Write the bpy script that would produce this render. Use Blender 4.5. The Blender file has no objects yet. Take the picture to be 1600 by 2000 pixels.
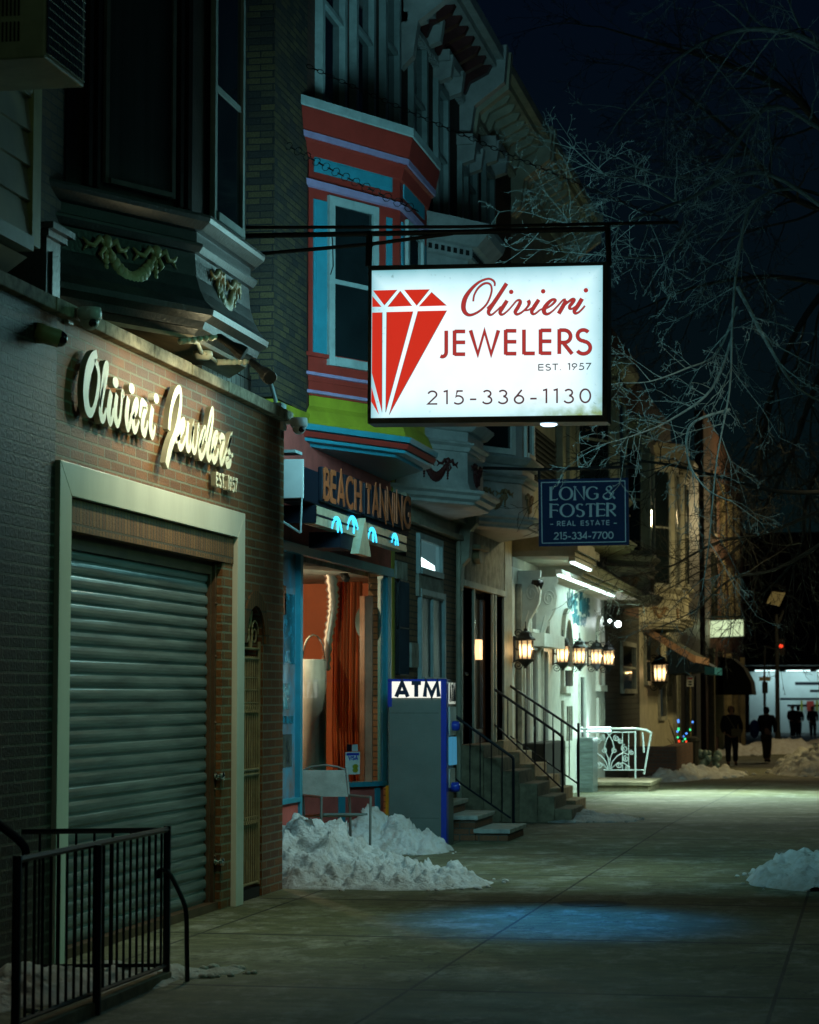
import bpy, bmesh, math, random
from mathutils import Vector, noise
random.seed(7)
sc=bpy.context.scene
R=math.radians
# ---------------------------------------------------------------- camera
FL=4722.; TH=math.atan(900/4735.6); PT=math.atan(360/FL); CX=4.82; H=1.6
cam=bpy.data.objects.new('camera',bpy.data.cameras.new('camera')); sc.collection.objects.link(cam)
cam.location=(CX,0,H); cam.rotation_euler=(math.pi/2+PT,0,TH)
cam.data.sensor_fit='VERTICAL'; cam.data.sensor_height=36; cam.data.sensor_width=36; cam.data.lens=85.0
cam.data.clip_end=600; cam.data.clip_start=.1
sc.camera=cam
cam.data.dof.use_dof=True; cam.data.dof.focus_distance=19.5; cam.data.dof.aperture_fstop=4.5
# ---------------------------------------------------------------- world (night sky)
w=bpy.data.worlds.new("World"); sc.world=w; w.use_nodes=True
nt=w.node_tree; nt.nodes.clear()
out=nt.nodes.new('ShaderNodeOutputWorld'); bg=nt.nodes.new('ShaderNodeBackground')
geo=nt.nodes.new('ShaderNodeTexCoord'); sep=nt.nodes.new('ShaderNodeSeparateXYZ'); rp=nt.nodes.new('ShaderNodeValToRGB')
rp.color_ramp.elements[0].position=0.0; rp.color_ramp.elements[0].color=(.0018,.0060,.0052,1)
rp.color_ramp.elements[1].position=.35; rp.color_ramp.elements[1].color=(.0007,.0020,.0078,1)
nt.links.new(geo.outputs['Generated'],sep.inputs[0]); nt.links.new(sep.outputs['Z'],rp.inputs[0])
nt.links.new(rp.outputs[0],bg.inputs[0]); bg.inputs[1].default_value=1.0
nt.links.new(bg.outputs[0],out.inputs[0])
sc.view_settings.view_transform='Standard'; sc.view_settings.look='None'
sc.view_settings.exposure=0; sc.view_settings.gamma=1
sc.cycles.use_denoising=True
sc.cycles.max_bounces=6; sc.cycles.diffuse_bounces=3; sc.cycles.glossy_bounces=3; sc.cycles.transmission_bounces=4
sc.cycles.transparent_max_bounces=8; sc.cycles.sample_clamp_indirect=3; sc.cycles.caustics_reflective=False; sc.cycles.caustics_refractive=False
sc.cycles.use_light_tree=True
# ---------------------------------------------------------------- lamps of the street
def lamp(kind,name,loc,col,power,size=.05,target=None,spot=90,blend=.5,sx=None,sy=None):
    d=bpy.data.lights.new(name,kind); d.color=col; d.energy=power
    if kind=='AREA':
        d.shape='RECTANGLE'; d.size=sx; d.size_y=sy
    else: d.shadow_soft_size=size
    if kind=='SPOT': d.spot_size=R(spot); d.spot_blend=blend
    o=bpy.data.objects.new(name,d); sc.collection.objects.link(o); o.location=loc
    if target is not None:
        o.rotation_euler=(Vector(target)-Vector(loc)).to_track_quat('-Z','Y').to_euler()
    return o
WARM=(1,.62,.28); COOL=(.62,1,.92); SODG=(.95,1,.52); CYAN=(.35,.85,1)
#street lights out of frame, placed to match the light, without posts
lamp('SPOT','street_lamp_light_near',(6.6,22.4,7.5),(.72,1,.88),1300,.10,(.45,22.0,.2),44,1.0)
lamp('SPOT','street_lamp_light_walk',(6.6,27,7.5),(.60,1,.50),110,.2,(1.6,24,0),90,1.0)
lamp('SPOT','street_lamp_light_across',(9.5,15.2,6.4),(.26,1,.66),640,.25,(0,15.9,1.7),40,1.0)
lamp('POINT','siding_fill_light',(7,5,9),(.62,1,.42),55,.3)  # added unseen fill that lifts the upper left siding
lamp('POINT','corner_fill_light',(3.4,87,8),(1,.80,.40),650,.3)  # added fill to reveal the corner building and the walkers
lamp('SPOT','street_lamp_light_mid',(6.5,45,7.5),(.95,1,.50),620,.25,(1.6,41.5,0),100,1.0)
lamp('SPOT','street_lamp_light_far',(6.5,66,7),(1,.82,.36),1300,.3,(0,63,1.6),95,1.0)
lamp('SPOT','row_fill_light',(6.8,54,6.5),(1,.86,.42),950,.3,(-.4,57,3.2),75,1.0)  # extra fill added to brighten the cream house fronts
lamp('SPOT','street_lamp_light_porch',(6.8,36,6.5),(1,.88,.48),620,.3,(-.4,36.5,3.0),70,1.0)
# light thrown by the two lit faces of the hanging lightbox
lamp('AREA','lightbox_front_glow',(1.80,19.17,4.45),(.34,.92,.92),34,target=(1.80,10,4.45),sx=1.8,sy=1.1)
lamp('AREA','lightbox_back_glow',(1.80,19.52,4.45),(.34,.88,1),170,target=(1.80,30,4.45),sx=1.8,sy=1.1)
# ---------------------------------------------------------------- rays: pixel of the 1600x2000 photograph -> real point
def ray(px,py):
    x=(px-800)/FL; y=(1000-py)/FL
    cp,sp=math.cos(PT),math.sin(PT); f=cp-y*sp; u=sp+y*cp
    c,s=math.cos(TH),math.sin(TH)
    return Vector((x*c-f*s, x*s+f*c, u))
CAM=Vector((CX,0,H))
def gz(y):
    if y<30: return 0.
    if y<70: return -(y-30)*.010
    return -.4-(y-70)*.003
def FX(px,py,X):
    d=ray(px,py); return CAM+d*((X-CX)/d.x)
def FY(px,py,Y):
    d=ray(px,py); return CAM+d*(Y/d.y)
def FG(px,py,z=0.):
    d=ray(px,py); return CAM+d*((z-H)/d.z)
P=-.45      # plane of the house fronts
# ---------------------------------------------------------------- materials
def lin(h):
    h=h.lstrip('#'); r=[int(h[i:i+2],16)/255 for i in (0,2,4)]
    return tuple(c/12.92 if c<=.04045 else ((c+.055)/1.055)**2.4 for c in r)
MATS={}
def mat(name,col=(.5,.5,.5),rough=.6,metal=0,vary=.25,scale=6,bump=.0,bscale=40,spec=.5,emit=None,es=1,trans=0,alpha=1,stretch=(1,1,1),col2=None,coat=0):
    if name in MATS: return MATS[name]
    m=bpy.data.materials.new(name); m.use_nodes=True; n=m.node_tree; b=n.nodes['Principled BSDF']
    tc=n.nodes.new('ShaderNodeTexCoord'); mp=n.nodes.new('ShaderNodeMapping'); mp.inputs['Scale'].default_value=stretch
    n.links.new(tc.outputs['Object'],mp.inputs[0])
    ns=n.nodes.new('ShaderNodeTexNoise'); ns.inputs['Scale'].default_value=scale; ns.inputs['Detail'].default_value=6; ns.inputs['Roughness'].default_value=.65
    n.links.new(mp.outputs[0],ns.inputs['Vector'])
    cr=n.nodes.new('ShaderNodeValToRGB'); c2=col2 or tuple(c*(1-vary*1.4) for c in col)
    cr.color_ramp.elements[0].position=.32; cr.color_ramp.elements[0].color=(*c2,1)
    cr.color_ramp.elements[1].position=.68; cr.color_ramp.elements[1].color=(*[min(1,c*(1+vary*.5)) for c in col],1)
    n.links.new(ns.outputs['Fac'],cr.inputs[0]); n.links.new(cr.outputs[0],b.inputs['Base Color'])
    b.inputs['Roughness'].default_value=rough; b.inputs['Metallic'].default_value=metal
    b.inputs['Specular IOR Level'].default_value=spec
    if coat: b.inputs['Coat Weight'].default_value=coat
    if trans: b.inputs['Transmission Weight'].default_value=trans
    if alpha<1: b.inputs['Alpha'].default_value=alpha
    if emit: b.inputs['Emission Color'].default_value=(*emit,1); b.inputs['Emission Strength'].default_value=es
    if bump:
        n2=n.nodes.new('ShaderNodeTexNoise'); n2.inputs['Scale'].default_value=bscale; n2.inputs['Detail'].default_value=5
        n.links.new(mp.outputs[0],n2.inputs['Vector'])
        bp=n.nodes.new('ShaderNodeBump'); bp.inputs['Strength'].default_value=min(1,bump); bp.inputs['Distance'].default_value=.01
        n.links.new(n2.outputs['Fac'],bp.inputs['Height']); n.links.new(bp.outputs[0],b.inputs['Normal'])
    MATS[name]=m; return m
def brick(name,c1,c2,mortar,bw=.215,bh=.0695,ms=.008,rough=.75,bump=.6,vary=.4,vertical=False,spec=.35,rowoff=.5,nz=60):
    if name in MATS: return MATS[name]
    m=bpy.data.materials.new(name); m.use_nodes=True; n=m.node_tree; b=n.nodes['Principled BSDF']
    uv=n.nodes.new('ShaderNodeUVMap'); uv.uv_map='UVMap'
    mp=n.nodes.new('ShaderNodeMapping'); n.links.new(uv.outputs[0],mp.inputs[0])
    if vertical: mp.inputs['Rotation'].default_value=(0,0,math.pi/2)
    bt=n.nodes.new('ShaderNodeTexBrick'); bt.inputs['Scale'].default_value=1
    bt.inputs['Brick Width'].default_value=bw; bt.inputs['Row Height'].default_value=bh; bt.inputs['Mortar Size'].default_value=ms
    bt.inputs['Mortar Smooth'].default_value=.15; bt.inputs['Bias'].default_value=-.1; bt.offset=rowoff
    bt.inputs['Color1'].default_value=(*c1,1); bt.inputs['Color2'].default_value=(*c2,1); bt.inputs['Mortar'].default_value=(*mortar,1)
    n.links.new(mp.outputs[0],bt.inputs['Vector'])
    ns=n.nodes.new('ShaderNodeTexNoise'); ns.inputs['Scale'].default_value=nz; ns.inputs['Detail'].default_value=6
    n.links.new(uv.outputs[0],ns.inputs['Vector'])
    n3=n.nodes.new('ShaderNodeTexNoise'); n3.inputs['Scale'].default_value=1.3; n3.inputs['Detail'].default_value=5
    n.links.new(uv.outputs[0],n3.inputs['Vector'])
    mx=n.nodes.new('ShaderNodeMix'); mx.data_type='RGBA'; mx.blend_type='MULTIPLY'; mx.inputs['Factor'].default_value=vary
    n.links.new(bt.outputs['Color'],mx.inputs['A'])
    mr=n.nodes.new('ShaderNodeMapRange'); mr.inputs['From Min'].default_value=.3; mr.inputs['From Max'].default_value=.7; mr.inputs['To Min'].default_value=.35; mr.inputs['To Max'].default_value=1.5
    n.links.new(ns.outputs['Fac'],mr.inputs['Value']); n.links.new(mr.outputs[0],mx.inputs['B'])
    m2=n.nodes.new('ShaderNodeMix'); m2.data_type='RGBA'; m2.blend_type='MULTIPLY'; m2.inputs['Factor'].default_value=.5
    r3=n.nodes.new('ShaderNodeMapRange'); r3.inputs['From Min'].default_value=.3; r3.inputs['From Max'].default_value=.7; r3.inputs['To Min'].default_value=.5; r3.inputs['To Max'].default_value=1.3
    n.links.new(n3.outputs['Fac'],r3.inputs['Value']); n.links.new(mx.outputs['Result'],m2.inputs['A']); n.links.new(r3.outputs[0],m2.inputs['B'])
    n.links.new(m2.outputs['Result'],b.inputs['Base Color'])
    b.inputs['Roughness'].default_value=rough; b.inputs['Specular IOR Level'].default_value=spec
    ma=n.nodes.new('ShaderNodeMath'); ma.operation='MULTIPLY_ADD'; ma.inputs[1].default_value=-1; 
    ml=n.nodes.new('ShaderNodeMath'); ml.operation='MULTIPLY'; ml.inputs[1].default_value=.45
    n.links.new(ns.outputs['Fac'],ml.inputs[0]); n.links.new(bt.outputs['Fac'],ma.inputs[0]); n.links.new(ml.outputs[0],ma.inputs[2])
    bp=n.nodes.new('ShaderNodeBump'); bp.inputs['Strength'].default_value=bump; bp.inputs['Distance'].default_value=.012
    n.links.new(ma.outputs[0],bp.inputs['Height']); n.links.new(bp.outputs[0],b.inputs['Normal'])
    MATS[name]=m; return m
M_brick=brick('orange_brown_brick',(.21,.082,.024),(.11,.045,.015),(.19,.19,.13),ms=.0085,bw=.27,bump=.9,rough=.6,spec=.4)
M_brickrough=brick('shaded_textured_brick',(.030,.021,.014),(.016,.012,.009),(.075,.08,.06),ms=.0085,bump=1,vary=.75,rough=.55,spec=.35,nz=48)  # rougher brick, with the light falloff put into its dark colour
M_soldier=brick('soldier_course_brick',(.20,.095,.035),(.12,.055,.025),(.07,.06,.04),vertical=True,bw=.19,bh=.066,rowoff=0,bump=.9)
M_dkbrick=brick('dark_tapestry_brick',(.085,.062,.028),(.020,.020,.022),(.016,.016,.018),bw=.235,bh=.062,ms=.006,bump=.8,vary=.5)
M_pkbrick=brick('tan_brick',(.26,.145,.075),(.20,.11,.06),(.055,.045,.035),bw=.21,bh=.07,ms=.008,bump=.7)
M_upbrick=brick('brown_upper_brick',(.085,.036,.024),(.065,.03,.02),(.05,.03,.025),bump=.5)
M_fbrick=brick('far_red_brick',(.16,.07,.045),(.10,.05,.035),(.09,.08,.07),bump=.6)
M_wtile=brick('white_glazed_tile',(.62,.68,.66),(.50,.56,.55),(.05,.05,.05),bw=.14,bh=.14,ms=.006,rowoff=0,bump=.4,rough=.25,vary=.15)
M_marble=mat('pale_marble',(.72,.74,.66),.35,vary=.10,scale=2.2,stretch=(1,1,.3))
M_coping=mat('coping_stone',(.40,.36,.26),.8,vary=.5,scale=9,bump=.5,bscale=30)
M_shut=mat('galvanised_shutter',(.25,.325,.33),.36,metal=.6,vary=.35,scale=3,stretch=(1,.35,6),bump=.08,bscale=60)
M_guide=mat('brown_painted_steel',(.10,.055,.03),.45,vary=.3)
M_gate=mat('tan_painted_iron',(.34,.28,.15),.5,vary=.3)
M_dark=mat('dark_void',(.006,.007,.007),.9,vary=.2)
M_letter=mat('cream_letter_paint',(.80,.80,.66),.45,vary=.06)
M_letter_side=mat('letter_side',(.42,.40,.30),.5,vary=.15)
M_black=mat('black_iron',(.010,.011,.012),.55,vary=.4,bump=.2,bscale=80)
M_blackrail=mat('black_rail_paint',(.008,.012,.020),.4,vary=.3)
M_baydark=mat('dark_bay_paint',(.036,.040,.040),.38,vary=.35,scale=5,bump=.35,bscale=35,spec=.6)
M_bayface=mat('brown_bay_paint',(.035,.028,.022),.4,vary=.35,scale=5,bump=.3,bscale=30)
M_gold=mat('antique_gold_plaster',(.62,.48,.26),.45,vary=.3,bump=.2)
M_soffit=mat('timber_soffit',(.30,.22,.12),.55,vary=.5,scale=5,stretch=(1,.2,1))
M_glassd=mat('dark_window_glass',(.010,.016,.018),.06,vary=.3,scale=1.5,spec=.9)
M_blind=mat('window_blind',(.045,.055,.055),.4,vary=.35,scale=2,stretch=(.5,6,.2))
M_trimd=mat('grey_window_trim',(.16,.17,.15),.45,vary=.2)
M_tealtrim=mat('pale_teal_trim',(.33,.42,.42),.5,vary=.2)
M_siding=mat('cream_siding',(.58,.56,.44),.5,vary=.12,scale=3)
M_sidetrim=mat('yellow_trim',(.46,.44,.20),.5,vary=.15)
M_ac=mat('ac_case',(.50,.50,.36),.5,vary=.2)
M_white=mat('white_paint',(.78,.80,.74),.45,vary=.14,scale=5)
M_whitep=mat('offwhite_bay_paint',(.42,.44,.43),.5,vary=.22,scale=4,bump=.1)
M_cream=mat('cream_bay_paint',(.46,.42,.31),.55,vary=.25,scale=3)
M_red=mat('salmon_red_paint',(.33,.034,.024),.45,vary=.15,scale=4,bump=.1)
M_pink=mat('pink_stucco',(.50,.105,.085),.7,vary=.25,scale=3,bump=.2)
M_teal=mat('teal_paint',(.035,.27,.36),.4,vary=.12)
M_lilac=mat('lilac_paint',(.34,.25,.42),.45,vary=.15)
M_yellow=mat('chartreuse_paint',(.30,.30,.02),.5,vary=.22,scale=3)
M_green=mat('green_paint',(.13,.34,.08),.5,vary=.15)
M_garred=mat('oxblood_plaster',(.07,.012,.012),.5,vary=.3)
M_garbrn=mat('ochre_plaster',(.28,.17,.08),.5,vary=.3)
M_orange=mat('orange_wall',(.62,.15,.04),.6,vary=.15,scale=2)
M_curtain=mat('orange_curtain',(.52,.12,.025),.7,vary=.25,scale=5,stretch=(6,6,.15))
M_alu=mat('aluminium_duct',(.75,.75,.72),.28,metal=.8,vary=.15)
M_stucco=mat('grey_stucco',(.34,.34,.29),.8,vary=.4,scale=5,bump=.9,bscale=22)
M_doorb=mat('dark_brown_door',(.055,.024,.014),.35,vary=.3)
M_doorr=mat('red_brown_door',(.16,.035,.022),.4,vary=.2)
M_conc=mat('stoop_concrete',(.30,.245,.155),.85,vary=.35,scale=7,bump=.4,bscale=50)
M_slab=mat('stone_tread',(.45,.46,.42),.7,vary=.3)
M_atmg=mat('atm_grey',(.135,.165,.145),.55,vary=.12,scale=3,bump=.3,bscale=160)
M_atmb=mat('atm_blue',(.012,.045,.42),.35,vary=.1)
M_atmf=mat('atm_face',(.55,.58,.56),.4,vary=.2)
M_navy=mat('navy_board',(.003,.006,.013),.6,vary=.15,spec=.2)
M_lgtxt=mat('pale_lettering',(.42,.50,.52),.5,vary=.1)
M_sling=mat('grey_sling_fabric',(.26,.28,.25),.8,vary=.2,bump=.4,bscale=120)
M_chrome=mat('chrome',(.8,.8,.75),.15,metal=1,vary=.05)
M_bark=mat('bark',(.055,.066,.058),.8,vary=.4,scale=20)
M_barkf=mat('dark_bark',(.038,.034,.024),.9,vary=.4,scale=20)
M_camw=mat('white_plastic',(.75,.78,.78),.3,vary=.06)
M_camd=mat('camera_dome',(.01,.01,.012),.08,vary=.1,spec=.9)
M_navyawn=mat('blue_awning_canvas',(.010,.040,.085),.7,vary=.2)
M_peach=mat('peach_awning_edge',(.50,.27,.16),.7,vary=.2)
M_cloth=mat('dark_coat',(.010,.011,.015),.9,vary=.3)
M_jean=mat('dark_jeans',(.018,.022,.035),.9,vary=.3)
M_khaki=mat('khaki_trousers',(.09,.07,.045),.9,vary=.3)
M_skin=mat('skin',(.38,.20,.13),.6,vary=.1)
M_bag=mat('tan_bag',(.16,.14,.09),.8,vary=.2)
M_bluebag=mat('blue_bag',(.010,.05,.28),.6,vary=.2)
M_bin=mat('dark_plastic',(.013,.015,.014),.85,vary=.2)
M_asph=mat('asphalt',(.05,.05,.05),.8,vary=.4,bump=.5,bscale=80)
def emis(name,col,s): return mat(name,(.02,.02,.02),.5,vary=.05,emit=col,es=s)
E_warm=emis('warm_lantern_glass',(1,.62,.26),2.0)
def lantern_glass():
    m=emis('lantern_pane',(1,.64,.28),1.0); n=m.node_tree; b=n.nodes['Principled BSDF']
    tc=n.nodes.new('ShaderNodeTexCoord'); sp=n.nodes.new('ShaderNodeSeparateXYZ'); n.links.new(tc.outputs['Generated'],sp.inputs[0])
    a=n.nodes.new('ShaderNodeMath'); a.operation='SUBTRACT'; a.inputs[1].default_value=.45; n.links.new(sp.outputs['Z'],a.inputs[0])
    p=n.nodes.new('ShaderNodeMath'); p.operation='MULTIPLY'; n.links.new(a.outputs[0],p.inputs[0]); n.links.new(a.outputs[0],p.inputs[1])
    r=n.nodes.new('ShaderNodeMapRange'); r.inputs['From Min'].default_value=0; r.inputs['From Max'].default_value=.16; r.inputs['To Min'].default_value=4.5; r.inputs['To Max'].default_value=.75
    n.links.new(p.outputs[0],r.inputs['Value']); n.links.new(r.outputs[0],b.inputs['Emission Strength']); return m
E_lant=lantern_glass()
E_warmlow=emis('warm_dim_glow',(1,.72,.40),1.6)
E_led=emis('cool_strip_light',(.72,1,.95),3.5)
E_star=emis('white_flood_lamp',(.85,1,1),30)
E_neon=emis('cyan_neon',(.05,.62,1),1.8)
E_atm=emis('atm_topper_light',(1,1,.88),1.0)
E_farsign=emis('far_lit_panel',(.78,.95,.55),.75)
E_coolglow=emis('cool_white_glow',(.75,1,1),3.0)
E_redl=emis('red_signal',(1,.06,.02),1.5)
E_grn=emis('green_bulb',(.05,1,.35),1.5)
E_blu=emis('blue_bulb',(.08,.3,1),1.8)
# ---------------------------------------------------------------- frames and mesh building
class Fr:
    def __init__(s,o,ux,n=None):
        s.o=Vector((o[0],o[1],0)); s.ux=Vector((ux[0],ux[1],0)).normalized()
        s.n=Vector((s.ux.y,-s.ux.x,0)) if n is None else Vector(n)
    def pt(s,u,w,d=0): return s.o+s.ux*u+s.n*d+Vector((0,0,w))
    def hit(s,px,py,d=0):
        r=ray(px,py); o=s.o+s.n*d; t=(o-CAM).dot(s.n)/r.dot(s.n); q=CAM+r*t
        return ((q-s.o).dot(s.ux),q.z)
def wallX(x): return Fr((x,0),(0,1))
def faceY(y): return Fr((0,y),(1,0))
FP=wallX(P)
def between(a,b): return Fr(a,(b[0]-a[0],b[1]-a[1])),math.dist(a,b)
class MB:
    def __init__(s): s.v=[]; s.f=[]; s.m=[]; s.cur=0; s.sm=[]; s.smooth=False
    def add(s,vs,fs):
        b=len(s.v); s.v+= [Vector(v) for v in vs]
        for f in fs: s.f.append([b+i for i in f]); s.m.append(s.cur); s.sm.append(s.smooth)
    def box(s,a,b,skip=()):
        x0,y0,z0=a;x1,y1,z1=b
        if x0>x1:x0,x1=x1,x0
        if y0>y1:y0,y1=y1,y0
        if z0>z1:z0,z1=z1,z0
        s.add([(x0,y0,z0),(x1,y0,z0),(x1,y1,z0),(x0,y1,z0),(x0,y0,z1),(x1,y0,z1),(x1,y1,z1),(x0,y1,z1)],
              [(0,3,2,1),(4,5,6,7),(0,1,5,4),(1,2,6,5),(2,3,7,6),(3,0,4,7)])
    def fbox(s,fr,u0,u1,w0,w1,d0,d1,dw=0):
        if u0>u1:u0,u1=u1,u0
        if w0>w1:w0,w1=w1,w0
        if d0>d1:d0,d1=d1,d0
        c=[fr.pt(u,w,d) for d in (d0,d1) for u,w in ((u0,w0),(u1,w0),(u1,w1),(u0,w1))]
        s.add(c,[(3,2,1,0),(4,5,6,7),(0,1,5,4),(1,2,6,5),(2,3,7,6),(3,0,4,7)])
    def prism(s,fr,pts,d0,d1):
        n=len(pts)
        ar=sum(pts[i][0]*pts[(i+1)%n][1]-pts[(i+1)%n][0]*pts[i][1] for i in range(n))
        if ar<0: pts=pts[::-1]
        c=[fr.pt(u,w,d0) for u,w in pts]+[fr.pt(u,w,d1) for u,w in pts]
        s.add(c,[tuple(range(n-1,-1,-1)),tuple(range(n,2*n))]+[(i,(i+1)%n,n+(i+1)%n,n+i) for i in range(n)])
    def quad(s,a,b,c,d): s.add([a,b,c,d],[(0,1,2,3)])
    def tube(s,pts,r,n=6,cap=True):
        pts=[Vector(p) for p in pts]; k=len(pts)
        if not hasattr(r,'__len__'): r=[r]*k
        vs=[]; up=None
        for i,p in enumerate(pts):
            t=(pts[min(i+1,k-1)]-pts[max(i-1,0)])
            if t.length<1e-9: t=Vector((0,0,1))
            t.normalize()
            if up is None:
                up=Vector((0,0,1)) if abs(t.z)<.9 else Vector((1,0,0))
            a=t.cross(up)
            if a.length<1e-6: a=t.orthogonal()
            a.normalize(); b=a.cross(t); up=b
            for j in range(n):
                q=2*math.pi*j/n; vs.append(p+a*(math.cos(q)*r[i])+b*(math.sin(q)*r[i]))
        fs=[(i*n+j,(i+1)*n+j,(i+1)*n+(j+1)%n,i*n+(j+1)%n) for i in range(k-1) for j in range(n)]
        if cap: fs+=[tuple(range(n)),tuple(range(k*n-1,(k-1)*n-1,-1))]
        s.add(vs,fs)
    def ball(s,c,r,n=8,sc_=(1,1,1),fr=None):
        vs=[];fs=[]
        m=max(4,n//2+1)
        for i in range(m+1):
            a=math.pi*i/m
            for j in range(n):
                b=2*math.pi*j/n
                v=Vector((math.sin(a)*math.cos(b)*r*sc_[0],math.sin(a)*math.sin(b)*r*sc_[1],math.cos(a)*r*sc_[2]))
                if fr: v=fr.ux*v.x+fr.n*v.y+Vector((0,0,v.z))
                vs.append(Vector(c)+v)
        for i in range(m):
            for j in range(n):
                q=(i*n+j,(i+1)*n+j,(i+1)*n+(j+1)%n,i*n+(j+1)%n)
                fs.append(q)
        o=s.smooth; s.smooth=True; s.add(vs,fs); s.smooth=o
    def lathe(s,c,prof,n=12,ax=None):
        c=Vector(c); vs=[];k=len(prof)
        ax=Vector(ax).normalized() if ax else Vector((0,0,1)); a=ax.orthogonal().normalized(); b=ax.cross(a)
        for r,h in prof:
            for j in range(n):
                q=2*math.pi*j/n; vs.append(c+ax*h+a*math.cos(q)*r+b*math.sin(q)*r)
        s.add(vs,[(i*n+j,i*n+(j+1)%n,(i+1)*n+(j+1)%n,(i+1)*n+j) for i in range(k-1) for j in range(n)]+[tuple(range(n-1,-1,-1)),tuple(range((k-1)*n,k*n))])
    def loft(s,rings,close=True):
        n=len(rings[0]); 
        for i in range(len(rings)-1):
            s.add(rings[i]+rings[i+1],[(j,(j+1)%n,n+(j+1)%n,n+j) for j in range(n)])
        if close: s.add(rings[0],[tuple(range(n-1,-1,-1))]); s.add(rings[-1],[tuple(range(n))])
    def ribbon(s,fr,pts,wd,d0,d1):
        k=len(pts)
        if not hasattr(wd,'__len__'): wd=[wd]*k
        L=[];Rr=[]
        for i in range(k):
            a=pts[max(i-1,0)];b=pts[min(i+1,k-1)];c=pts[i]
            if 0<i<k-1:
                t1=Vector((c[0]-a[0],c[1]-a[1])); t2=Vector((b[0]-c[0],b[1]-c[1]))
                if t1.length<1e-9:t1=t2
                if t2.length<1e-9:t2=t1
                t1.normalize();t2.normalize(); t=t1+t2
                if t.length<1e-3:t=t1
                t.normalize(); n=Vector((-t.y,t.x)); m=1/max(.45,abs(n.dot(Vector((-t1.y,t1.x)))))
            else:
                t=Vector((b[0]-a[0],b[1]-a[1]))
                if t.length<1e-9: t=Vector((1,0))
                t.normalize(); n=Vector((-t.y,t.x)); m=1
            h=wd[i]/2*m; L.append((c[0]+n.x*h,c[1]+n.y*h)); Rr.append((c[0]-n.x*h,c[1]-n.y*h))
        vs=[fr.pt(*p,d1) for p in L]+[fr.pt(*p,d1) for p in Rr]+[fr.pt(*p,d0) for p in L]+[fr.pt(*p,d0) for p in Rr]
        fs=[]
        cur=s.cur
        for i in range(k-1):
            fs.append((i,k+i,k+i+1,i+1))
        s.add(vs,fs)
        b=len(s.v)-4*k; s.cur=cur+1 if s.two else cur
        for i in range(k-1):
            s.f.append([b+i,b+i+1,b+2*k+i+1,b+2*k+i]); s.m.append(s.cur); s.sm.append(False)
            s.f.append([b+k+i+1,b+k+i,b+3*k+i,b+3*k+i+1]); s.m.append(s.cur); s.sm.append(False)
        for i in (0,k-1):
            s.f.append([b+i,b+k+i,b+3*k+i,b+2*k+i]); s.m.append(s.cur); s.sm.append(False)
        s.cur=cur
    two=False
    def disc(s,fr,c,ru,rw,d0,d1,n=16): s.prism(fr,[(c[0]+ru*math.cos(2*math.pi*i/n),c[1]+rw*math.sin(2*math.pi*i/n)) for i in range(n)],d0,d1)
def smooth_pts(pts,k=5):
    if len(pts)<3: return pts
    out=[]; n=len(pts)
    for i in range(n-1):
        p0=pts[max(i-1,0)];p1=pts[i];p2=pts[i+1];p3=pts[min(i+2,n-1)]
        for j in range(k):
            t=j/k
            out.append(tuple(.5*((2*b)+(c-a)*t+(2*a-5*b+4*c-d)*t*t+(3*b-a-3*c+d)*t**3) for a,b,c,d in zip(p0,p1,p2,p3)))
    out.append(tuple(pts[-1])); return out
# ---------------------------------------------------------------- objects
def wloc(o):
    v=Vector((0,0,0))
    while o is not None: v=v+Vector(o.location); o=o.parent
    return v
def thing(name,label,cat,loc=(0,0,0),group=None,kind=None):
    o=bpy.data.objects.new(name,None); sc.collection.objects.link(o); o.location=loc; o.empty_display_size=.2
    o['label']=label; o['category']=cat
    if group:o['group']=group
    if kind:o['kind']=kind
    return o
def part(name,mb,mats,parent=None,label=None,bevel=0,weld=False):
    me=bpy.data.meshes.new(name); off=wloc(parent)
    me.from_pydata([v-off for v in mb.v],[],mb.f)
    if not isinstance(mats,(list,tuple)): mats=[mats]
    for m in mats:
        if m: me.materials.append(m)
    uv=me.uv_layers.new(name='UVMap'); 
    for p,mi,sm in zip(me.polygons,mb.m,mb.sm):
        p.material_index=max(0,min(mi,len(mats)-1)); p.use_smooth=sm
        n=p.normal
        for li in p.loop_indices:
            v=mb.v[me.loops[li].vertex_index]
            if abs(n.z)>.75: q=(v.y,v.x)
            elif abs(n.y)>.8: q=(v.x,v.z)
            elif abs(n.x)>.8: q=(v.y,v.z)
            else: 
                t=Vector((-n.y,n.x,0)).normalized(); q=(v.dot(t),v.z)
            uv.data[li].uv=q
    me.validate(); me.update()
    o=bpy.data.objects.new(name,me); sc.collection.objects.link(o)
    if parent is not None: o.parent=parent
    if label:o['label']=label
    if bevel:
        b=o.modifiers.new('bevel','BEVEL'); b.width=bevel; b.segments=2; b.limit_method='ANGLE'; b.angle_limit=R(40)
    return o
def solo(name,mb,mats,label,cat,group=None,kind=None,base=None,bevel=0):
    if base is None:
        xs=[v.x for v in mb.v];ys=[v.y for v in mb.v];zs=[v.z for v in mb.v]
        base=Vector(((min(xs)+max(xs))/2,(min(ys)+max(ys))/2,min(zs)))
    base=Vector(base)
    mb2=mb; o=part(name,mb2,mats,None,None,bevel)
    for v in o.data.vertices: v.co-=base
    o.location=base
    if kind=='structure': o['kind']='structure'
    else:
        o['label']=label;o['category']=cat
        if kind:o['kind']=kind
        if group:o['group']=group
    return o
def copy_tree(o,parent=None,loc=None):
    c=o.copy(); sc.collection.objects.link(c)
    if parent is not None: c.parent=parent
    if loc is not None: c.location=loc
    for ch in list(o.children): copy_tree(ch,c)
    return c
def structure(name,mb,m): return solo(name,mb,m,None,None,kind='structure',base=(0,0,0))

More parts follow.
